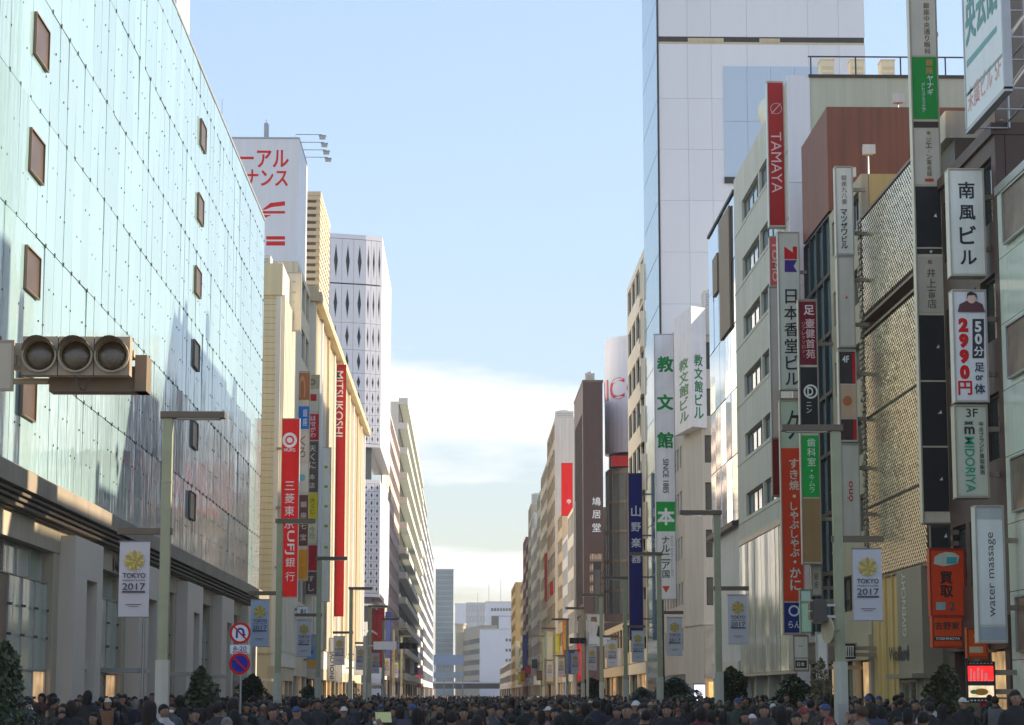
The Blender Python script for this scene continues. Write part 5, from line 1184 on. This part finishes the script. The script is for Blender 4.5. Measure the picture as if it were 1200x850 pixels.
TR = [(235, 787, -7.1, 0, 'dark conical evergreen right of the nearest left lamp post'), (296, 795, -7.1, 1, 'dark conical evergreen behind the thin road sign post'), (3, 762, -7.2, 2, 'dark evergreen at the left frame edge by the glass store'),
      (790, 797, 9.5, 0, 'broad dark evergreen below the very tall white sign'), (857, 786, 9.5, 1, 'twin-topped dark evergreen by the second right lamp post'), (932, 798, 9.8, 2, 'brownish-green shrub before the glass front of the grey office'),
      (1108, 786, 9.7, 0, 'nearly black tall evergreen under the square orange sign'), (963, 777, 9.6, 3, 'thin half-bare tree beside the nearest right lamp post'), (693, 797, 9.4, 1, 'small dark conifer far along the right pavement'), (752, 808, 9.6, 2, 'low round shrub between far right lamp posts'),
      (414, 800, -7.2, 3, 'thin yellowish tree far along the left pavement'), (362, 806, -7.2, 1, 'small dark conifer beyond the second left lamp post')]
for i, (px, py, X, k, lab) in enumerate(TR):
    p = on_x(px, 815, X); zt = on_x(px, py, X)[2] - .12; c_, t_ = SM[k]
    H0 = (2.55, 2.4, 2.3, 3.0)[k]; s = max(.7, (zt - .3) / H0)
    T = thing('evergreen_tree' if k < 3 else 'young_tree', lab, 'tree', (X, p[1], .12), random.uniform(0, 6), 'potted trees along the pavements')
    put('planter', POT, T); 
    for nm, me in (('crown', c_), ('trunk', t_)): o = put(nm, me, T, (0, 0, .4)); wd = min(1.9, WD[i] * p[1] / F); o.scale = (wd, wd, s)

# ================================================================== PEOPLE
SKIN = mat('skin', (.25, .135, .085), .6, .1, 8); COAT = mat('coat_cloth', (.05, .05, .05), .85, .25, 6, objcol=True, bump=.2, bscale=40)
TROU = mat('trouser_cloth', (.03, .03, .04), .85, .2, 5, hue=(.05, .05, .08)); SHOE = mat('shoe_leather', (.025, .02, .018), .5, .1, 5)
HAIR = mat('hair', (.018, .012, .01), .65, .5, 30, objcol=True, spec=.25, bump=.5, bscale=90); FACE = mat('eye_dark', (.03, .02, .02), .4, 0); LIP = mat('lip', (.36, .13, .11), .5, 0); MASKM = mat('cloth_mask', (.72, .72, .74), .8, .05, 5)
def body_mesh(name, stride, armL, armR, head_turn=0):
    V = []; E_ = []; Rr = []
    def v(p, r, par=None):
        V.append(p); Rr.append(r)
        if par is not None: E_.append((par, len(V) - 1))
        return len(V) - 1
    pel = v((0, 0, .93), (.15, .105)); sp = v((0, .005, 1.10), (.135, .10), pel); ch = v((0, .005, 1.28), (.15, .105), sp); up = v((0, .01, 1.39), (.10, .075), ch)
    nk = v((0, .0, 1.455), (.052, .052), up); jw = v((0, -.02, 1.515), (.062, .072), nk); md = v((0, -.012, 1.585), (.077, .092), jw); tp = v((0, -.005, 1.65), (.062, .075), md)
    v((0, -.105, 1.565), (.012, .012), md)
    for s in (-1, 1):
        d = stride * s; v((s * .083, .0, 1.575), (.014, .02), md)
        hip = v((s * .09, 0, .86), (.088, .088), pel); kn = v((s * .095, -.05 * abs(d) - d * .13, .48), (.06, .062), hip); an = v((s * .095, -d * .26 + (.05 if d < 0 else 0), .085 + (.05 if d < 0 else 0)), (.038, .042), kn)
        v((s * .105, -d * .26 - .15 + (.05 if d < 0 else 0), .035), (.036, .03), an)
        sh = v((s * .17, .01, 1.375), (.066, .066), ch); A = armL if s < 0 else armR
        el = v((s * A[0][0], A[0][1], A[0][2]), (.05, .05), sh); wr = v((s * A[1][0], A[1][1], A[1][2]), (.03, .033), el)
        dv = (Vector((s * A[1][0], A[1][1], A[1][2])) - Vector((s * A[0][0], A[0][1], A[0][2]))).normalized(); P = Vector((s * A[1][0], A[1][1], A[1][2])) + dv * .07
        pa = v(tuple(P), (.028, .034), wr); sd_ = dv.cross(Vector((0, 1, 0))); sd_ = sd_.normalized() if sd_.length > .2 else Vector((1, 0, 0)); cu = sd_.cross(dv).normalized()
        for k, L in enumerate((.060, .072, .068, .052)):
            b = P + dv * .04 + sd_ * ((k - 1.5) * .019); m1 = v(tuple(b), (.010, .010), pa); m2 = v(tuple(b + dv * L * .55 + cu * .008), (.009, .009), m1); v(tuple(b + dv * L * .85 + cu * .03), (.008, .008), m2)
        t1 = v(tuple(P - dv * .02 + sd_ * .04), (.011, .011), pa); v(tuple(P + dv * .03 + sd_ * .06 + cu * .012), (.009, .009), t1)
    me = bpy.data.meshes.new(name); me.from_pydata(V, E_, [])
    o = bpy.data.objects.new(name, me); C.objects.link(o)
    o.modifiers.new('skin', 'SKIN').use_smooth_shade = True; ss = o.modifiers.new('sub', 'SUBSURF'); ss.levels = 1; ss.render_levels = 1
    for i, r in enumerate(Rr): me.skin_vertices[0].data[i].radius = r
    me.skin_vertices[0].data[0].use_root = True
    bpy.context.view_layer.update()
    ev = o.evaluated_get(bpy.context.evaluated_depsgraph_get()); out = bpy.data.meshes.new_from_object(ev); out.name = name
    bpy.data.objects.remove(o); out.materials.clear()
    for m in (COAT, TROU, SKIN, SHOE): out.materials.append(m)
    hands = [Vector((s * A[1][0], A[1][1], A[1][2])) for s, A in ((-1, armL), (1, armR))]; elb = [Vector((s * A[0][0], A[0][1], A[0][2])) for s, A in ((-1, armL), (1, armR))]
    for p in out.polygons:
        c = p.center; mi = 0
        near = [i for i in (0, 1) if (c - hands[i]).dot(hands[i] - elb[i]) > 0 and (c - hands[i]).length < .3]
        if near: mi = 2
        elif c.z > 1.455 and abs(c.x) < .13: mi = 2
        elif c.z < .11: mi = 3
        elif c.z < .86 and abs(c.x) < .2: mi = 1
        p.material_index = mi; p.use_smooth = True
    return out
down = ((.235, .03, 1.10), (.25, -.06, .87)); bent = ((.23, .05, 1.12), (.13, -.22, 1.14)); rais = ((.24, -.12, 1.2), (.09, -.32, 1.46)); pock = ((.27, .06, 1.13), (.19, -.06, .94))
BOD = [body_mesh('body', .9, down, down), body_mesh('body', -.8, down, bent), body_mesh('body', .15, pock, pock), body_mesh('body', 0, bent, rais)]
def coat_mesh(hem, flare):
    mb = MB(); n = 14; rings = [(hem, .2 + flare, .15 + flare * .8), (.92, .205, .15), (1.08, .19, .135), (1.26, .205, .135), (1.36, .19, .115), (1.43, .11, .09), (1.475, .078, .078)]
    vs = []; fs = []
    for z, a, b in rings: vs += [(a * math.cos(2 * math.pi * i / n) * (1 + .03 * math.sin(5 * i)), b * math.sin(2 * math.pi * i / n) * (1 + .03 * math.cos(3 * i)), z) for i in range(n)]
    for k in range(len(rings) - 1): fs += [(k * n + i, k * n + (i + 1) % n, (k + 1) * n + (i + 1) % n, (k + 1) * n + i) for i in range(n)]
    mb.add(vs, fs); return mb.mesh('coat', COAT, True)
COATS = [coat_mesh(.78, .0), coat_mesh(.55, .05), coat_mesh(.42, .07)]
def hair_mesh(kind):
    mb = MB(); n = 16; rows = 9; vs = []; fs = []
    c = Vector((0, .0, 1.595)); rx, ry, rz = .086, .106, .108
    for j in range(rows + 1):
        for i in range(n):
            a = 2 * math.pi * i / n; front = -math.sin(a)            # +1 towards the face
            lim = {'short': -.25 - .35 * -front, 'long': -.9, 'bob': -.75, 'cap': -.05}[kind]
            lo = (.30 + .10 * math.sin(i * 1.7)) if front > .55 else (.02 if front > .25 else lim)
            if kind == 'cap': lo = .18
            t = math.pi / 2 + (math.asin(max(-.95, min(.95, lo))) - math.pi / 2) * j / rows
            k = 1 + .06 * math.sin(i * 2.3 + j * 1.3) * (j / rows) + .03 * math.sin(i * 4.1)
            p = c + Vector((rx * k * math.cos(t) * math.cos(a), ry * k * math.cos(t) * math.sin(a) + .012, rz * math.sin(t)))
            if kind in ('long', 'bob') and front < .25 and j > rows * .55:
                q = (j / rows - .55) / .45; w_ = 1.05 + .22 * q - .38 * q * q + .05 * math.sin(i * 2.9)
                p = Vector((rx * w_ * math.cos(a), max(-.03, ry * w_ * math.sin(a)) + .02, 1.6 - q * ((.30 if kind == 'long' else .16) + .03 * math.sin(i * 3.7))))
            vs.append(tuple(p))
    for j in range(rows): fs += [(j * n + i, (j + 1) * n + i, (j + 1) * n + (i + 1) % n, j * n + (i + 1) % n) for i in range(n)]
    fs.append(tuple(range(n))[::-1]); mb.add(vs, fs)
    if kind == 'cap': mb.add([(-.08, -.08, 1.63), (.08, -.08, 1.63), (.06, -.19, 1.615), (-.06, -.19, 1.615)], [(0, 1, 2, 3)])
    return mb.mesh('hair' if kind != 'cap' else 'hat', HAIR, True)
HR = {k: hair_mesh(k) for k in ('short', 'long', 'bob', 'cap')}
mb = MB()
for s in (-1, 1):
    mb.mi = 0; mb.ell((s * .031, -.098, 1.583), (.014, .008, .008), 8, 5); mb.add([(s * .031 - .018, -.103, 1.603), (s * .031 + .018, -.103, 1.603), (s * .031 + .018, -.1, 1.608), (s * .031 - .018, -.1, 1.608)], [(0, 1, 2, 3)])
mb.mi = 1; mb.ell((0, -.093, 1.53), (.022, .008, .007), 8, 5); FACEM = mb.mesh('face', [FACE, LIP])
mb = MB(); mb.ell((0, -.068, 1.538), (.058, .045, .038), 12, 8); MASK = mb.mesh('face_mask', MASKM, True)
mb = MB(); mb.box(-.16, .16, .13, .27, 1.0, 1.42); mb.box(-.12, .12, .27, .31, 1.05, 1.25); mb.tube([(-.1, .15, 1.4), (-.12, .0, 1.45), (-.12, -.13, 1.35)], .018, 5); mb.tube([(.1, .15, 1.4), (.12, .0, 1.45), (.12, -.13, 1.35)], .018, 5); BAG = mb.mesh('backpack', COAT)
CO = [('black', (.01, .01, .011), 40), ('charcoal', (.025, .025, .027), 14), ('dark navy', (.012, .014, .03), 12), ('dark brown', (.04, .023, .015), 6), ('beige', (.16, .12, .08), 2), ('grey', (.06, .06, .063), 4), ('dark green', (.025, .04, .025), 4), ('wine red', (.1, .012, .018), 3), ('white', (.4, .39, .37), .6), ('pale blue', (.08, .11, .18), .8)]
HC_ = [('black', (.006, .005, .005), 36), ('dark brown', (.014, .008, .006), 13), ('light brown', (.05, .026, .014), 2), ('grey', (.16, .15, .14), 1)]
LM = [(-50, 60, 'under glass store displays'), (60, 100, 'before first pale portal'), (100, 150, 'right of first portal'), (150, 200, 'by nearest left lamp'), (200, 262, 'before store-side evergreen'), (262, 310, 'by road sign post'), (310, 345, 'by second left lamp'), (345, 385, 'below stacked shop signs'), (385, 410, 'below dark red sign'), (410, 445, 'below perforated building'), (445, 500, 'below cream banded building'), (500, 535, 'below grey-green slab tower'), (535, 565, 'in mid street'), (565, 605, 'below blank white wall'), (605, 645, 'below far red building'), (645, 690, 'below grey slab building'), (690, 735, 'below round glass tower'), (735, 770, 'below navy sign'), (770, 815, 'by broad evergreen'), (815, 865, 'by second right lamp'), (865, 925, 'before rippled glass front'), (925, 970, 'by brownish-green shrub'), (970, 1010, 'by nearest right lamp'), (1010, 1060, 'before ochre wall'), (1060, 1120, 'by nearly black evergreen'), (1120, 1300, 'by LED sign')]
rp = random.Random(21); placed = []; seen = {}
obst = [(-6.5, y) for y in LP] + [(8.6, y) for y in RP] + [(t[2], on_x(t[0], 815, t[2])[1]) for t in TR]
def wpick(L): return rp.choices(L, [c[-1] for c in L])[0]
specials = [(266, 845, 31, 'grey', 'black'), (529, 841, 31, 'black', 'red'), (290, 843, 31, 'dark brown', 'black'), (560, 843, 30, 'black', 'black'), (690, 846, 31, 'black', 'charcoal'), (1082, 838, 30, 'black', 'black'), (1010, 836, 33, 'light brown', 'beige'), (1052, 838, 30, 'black', 'black')]
def person(X, Y, hname, hcol, cname, ccol, px, hk=None):
    h = max(.8, rp.gauss(.945, .05)); face = rp.random() < .42
    rz = rp.gauss(0, .35) if face else math.pi + rp.gauss(0, .4)
    hk = hk or rp.choices(['short', 'long', 'bob', 'cap'], [9, 6, 6, 4])[0]; mask = face and rp.random() < .2; bagp = rp.random() < .15
    where = next((c for a, b, c in LM if a <= px < b), 'in the street crowd'); row = 'front of the crowd' if Y < 36 else 'middle of the crowd' if Y < 50 else 'back of the crowd'
    hs = {'short': 'short ' + hname + ' hair', 'long': 'long ' + hname + ' hair', 'bob': hname + ' bobbed hair', 'cap': 'a ' + hname + ' cap'}[hk]
    lab = f'person, {cname} coat, {hs}, {row.split()[0]} row, {where}'
    T = thing('person', lab, 'person', (X, Y, .12 if (X < -6.1 or X > 8.2) else .002), rz, 'pedestrians in the street crowd'); T.scale = (h * rp.uniform(.95, 1.08), h, h)
    b = put('body', rp.choices(BOD, [3, 3, 3, 2])[0], T); b.color = (*ccol, 1)
    c = put('coat', rp.choice(COATS), T); c.color = (*ccol, 1)
    hcc = hcol if hk != 'cap' else rp.choice([(.02, .02, .02), (.06, .06, .08), (.2, .03, .03), (.3, .26, .2), (.5, .48, .45), (.03, .06, .15)])
    q = put('hair' if hk != 'cap' else 'hat', HR[hk], T); q.color = (*hcc, 1)
    put('face', FACEM, T)
    if mask: put('face_mask', MASK, T)
    if bagp: g = put('backpack', BAG, T); g.color = (*rp.choice([(.02, .02, .02), (.05, .05, .09), (.2, .1, .05), (.12, .12, .12)]), 1)
    placed.append((X, Y)); seen.setdefault(lab, []).append((px, T)); return T
for px, py, Y, hn, cn in specials:
    p = on_y(px, py, Y); col = dict((c[0], c[1]) for c in CO); col['red'] = (.55, .02, .02); hc = dict((c[0], c[1]) for c in HC_)
    person(p[0], Y, hn, hc[hn], cn, col[cn], px, rp.choice(['short', 'bob']))
fl_ = on_y(449, 843, 30); T = person(fl_[0] - .09, 30.37, 'black', (.006, .005, .005), 'charcoal', (.025, .025, .027), 449, 'short')   # holds the flyer up
T.rotation_euler = (0, 0, 0); T.scale = (.95, .95, .95)
next(c for c in T.children if c.name.startswith('body')).data = BOD[3]
tries = 0
while len(placed) < 292 and tries < 40000:
    tries += 1
    u = rp.random(); Y = 30 + 38 * u ** .75
    a, b = max(-11.2, -545 / F * Y), min(14.2, 665 / F * Y); X = rp.uniform(a, b)
    if math.sin(X * 1.1 + .6 * math.sin(Y * .4)) * math.sin(Y * .55 + 1.3 * math.sin(X * .5)) < -.35: continue
    if any((X - x) ** 2 + (Y - y) ** 2 < .30 for x, y in placed) or any((X - x) ** 2 + (Y - y) ** 2 < .7 for x, y in obst): continue
    hn, hcl, _ = wpick(HC_); cn, ccl, _ = wpick(CO); person(X, Y, hn, hcl, cn, ccl, 542 + F * X / Y)
for lab, L in seen.items():
    if len(L) > 1:
        L.sort(key=lambda t: t[0])
        for i, (_, T) in enumerate(L): T['label'] = ('leftmost ' if i == 0 else 'rightmost ' if i == len(L) - 1 else 'middle ' if len(L) == 3 else ORD[i] + ' ') + lab
# the crowd beyond, too far to tell apart
mb = MB()
for k in range(1500):
    Y = 64 + 190 * rp.random() ** 1.5; X = rp.uniform(-11.4, 14.4)
    if any((X - x) ** 2 + (Y - y) ** 2 < .7 for x, y in obst): continue
    z = rp.gauss(1.56, .075)
    mb.at((X, Y, z - 1.66 + (.12 if X < -6.1 or X > 8.2 else 0)), rp.uniform(0, 6)); mb.mi = rp.choices([0, 1, 2, 3, 4], [14, 6, .7, .8, .5])[0]
    mb.add([(s * .2 * a, t * .13 * a, zz_) for zz_, a in ((0, .5), (.9, .95), (1.3, 1.05), (1.43, .4)) for s, t in ((-1, -1), (1, -1), (1, 1), (-1, 1))], [(i * 4 + j, i * 4 + (j + 1) % 4, i * 4 + 4 + (j + 1) % 4, i * 4 + 4 + j) for i in range(3) for j in range(4)] + [(12, 13, 14, 15)])
    mb.mi = 5; mb.ell((0, 0, 1.54), (.075, .085, .11), 8, 6); mb.mi = 6; mb.ell((0, .02, 1.575), (.085, .09, .10), 8, 6)
cl = [mat('far_coat_%d' % i, c, .9, .1, 3) for i, c in enumerate([(.016, .016, .018), (.04, .04, .045), (.3, .25, .18), (.12, .02, .025), (.4, .4, .42)])]
mb.build('crowd', cl + [SKIN, mat('far_hair', (.007, .005, .005), .5, .2, 20)], label='dense dark crowd filling the far roadway', cat='crowd', kind='stuff')

# ---- a raised yellow-green flyer held above the crowd
p = on_y(449, 843, 26)
T = thing('paper_flyer', 'yellow-green paper flyer held up above the crowd', 'flyer', (fl_[0], 30.03, 1.53), .3)
mb = MB(); n = 6
for i in range(n):
    a, b = i / n, (i + 1) / n; f = lambda t: .03 * math.sin(3 * t)
    mb.add([(-.1 + .22 * a, f(a), -.06), (-.1 + .22 * b, f(b), -.06), (-.1 + .22 * b, f(b) + .05, .07), (-.1 + .22 * a, f(a) + .05, .08)], [(0, 1, 2, 3)])
mb.build('sheet', paint((.5, .5, .24)), T)
# ---- cars waiting at the wide crossing
def car(x, y, rz, col, label):
    T = thing('car', label, 'car', (x, y, 0), rz, 'cars at the far crossing')
    prof = [(-2.2, .35), (-2.25, .75), (-2.1, .92), (-1.3, 1.0), (-.7, 1.45), (.8, 1.5), (1.6, 1.02), (2.15, .95), (2.25, .6), (2.2, .35)]
    mb = MB(); n = len(prof); vs = []
    for s, k in ((-.85, 1), (.85, 1)):
        vs += [(a, s * (1 if z < 1.05 else .82), z) for a, z in prof]
    mb.add(vs, [tuple(range(n)), tuple(range(n, 2 * n))[::-1]] + [(i, i + n, (i + 1) % n + n, (i + 1) % n) for i in range(n)]); mb.build('body', mat('car_paint_%d' % int(col[0] * 99), col, .25, .03, 1, spec=.6), T)
    for s in (-1, 1):
        mb = MB(); mb.add([(-1.15, s * .83, 1.06), (1.4, s * .83, 1.06), (.75, s * .72, 1.42), (-.68, s * .72, 1.4)], [(0, 1, 2, 3)] if s < 0 else [(3, 2, 1, 0)]); mb.build('side_window', M['glass'], T)
        for xx in (-1.4, 1.4):
            mb = MB(); mb.tube([(xx, s * .68, .32), (xx, s * .9, .32)], .32, 18); o = mb.build('wheel', M['black'], T); mb = MB(); mb.tube([(xx, s * .9, .32), (xx, s * .912, .32)], .19, 14); mb.build('rim', M['steel'], o)
        mb = MB(); mb.box(-2.28, -2.2, s * .5, s * .8, .68, .82); mb.build('headlight', M['lit'] if 0 else M['steel'], T)
    mb = MB(); mb.add([(-1.28, -.7, 1.03), (-1.28, .7, 1.03), (-.73, .62, 1.42), (-.73, -.62, 1.42)], [(3, 2, 1, 0)]); mb.build('windscreen', M['glass'], T)
car(-5.2, 272, .05, (.75, .75, .75), 'white car in the far crossing before the cream banded building'); car(-.6, 275, 0, (.6, .62, .64), 'pale silver car in the far crossing under the expressway'); car(8.4, 270, .03, (.72, .72, .7), 'white car in the far crossing on the right half')

# ================================================================== HAZE
mb = MB(); mb.box(-2600, 2600, -400, 3600, -1.2, 110)
o = mb.build('haze', [], kind='stuff'); o['label'] = 'thin pale winter haze filling the street air'; o['category'] = 'haze'
hz_ = bpy.data.materials.new('haze_air'); hz_.use_nodes = True; t = hz_.node_tree
t.nodes.remove(t.nodes['Principled BSDF']); pv = N(t, 'ShaderNodeVolumePrincipled'); pv.inputs['Density'].default_value = 0.0002; pv.inputs['Color'].default_value = (.93, .96, 1, 1)
LK(t, pv.outputs[0], t.nodes['Material Output'].inputs['Volume']); o.data.materials.append(hz_)
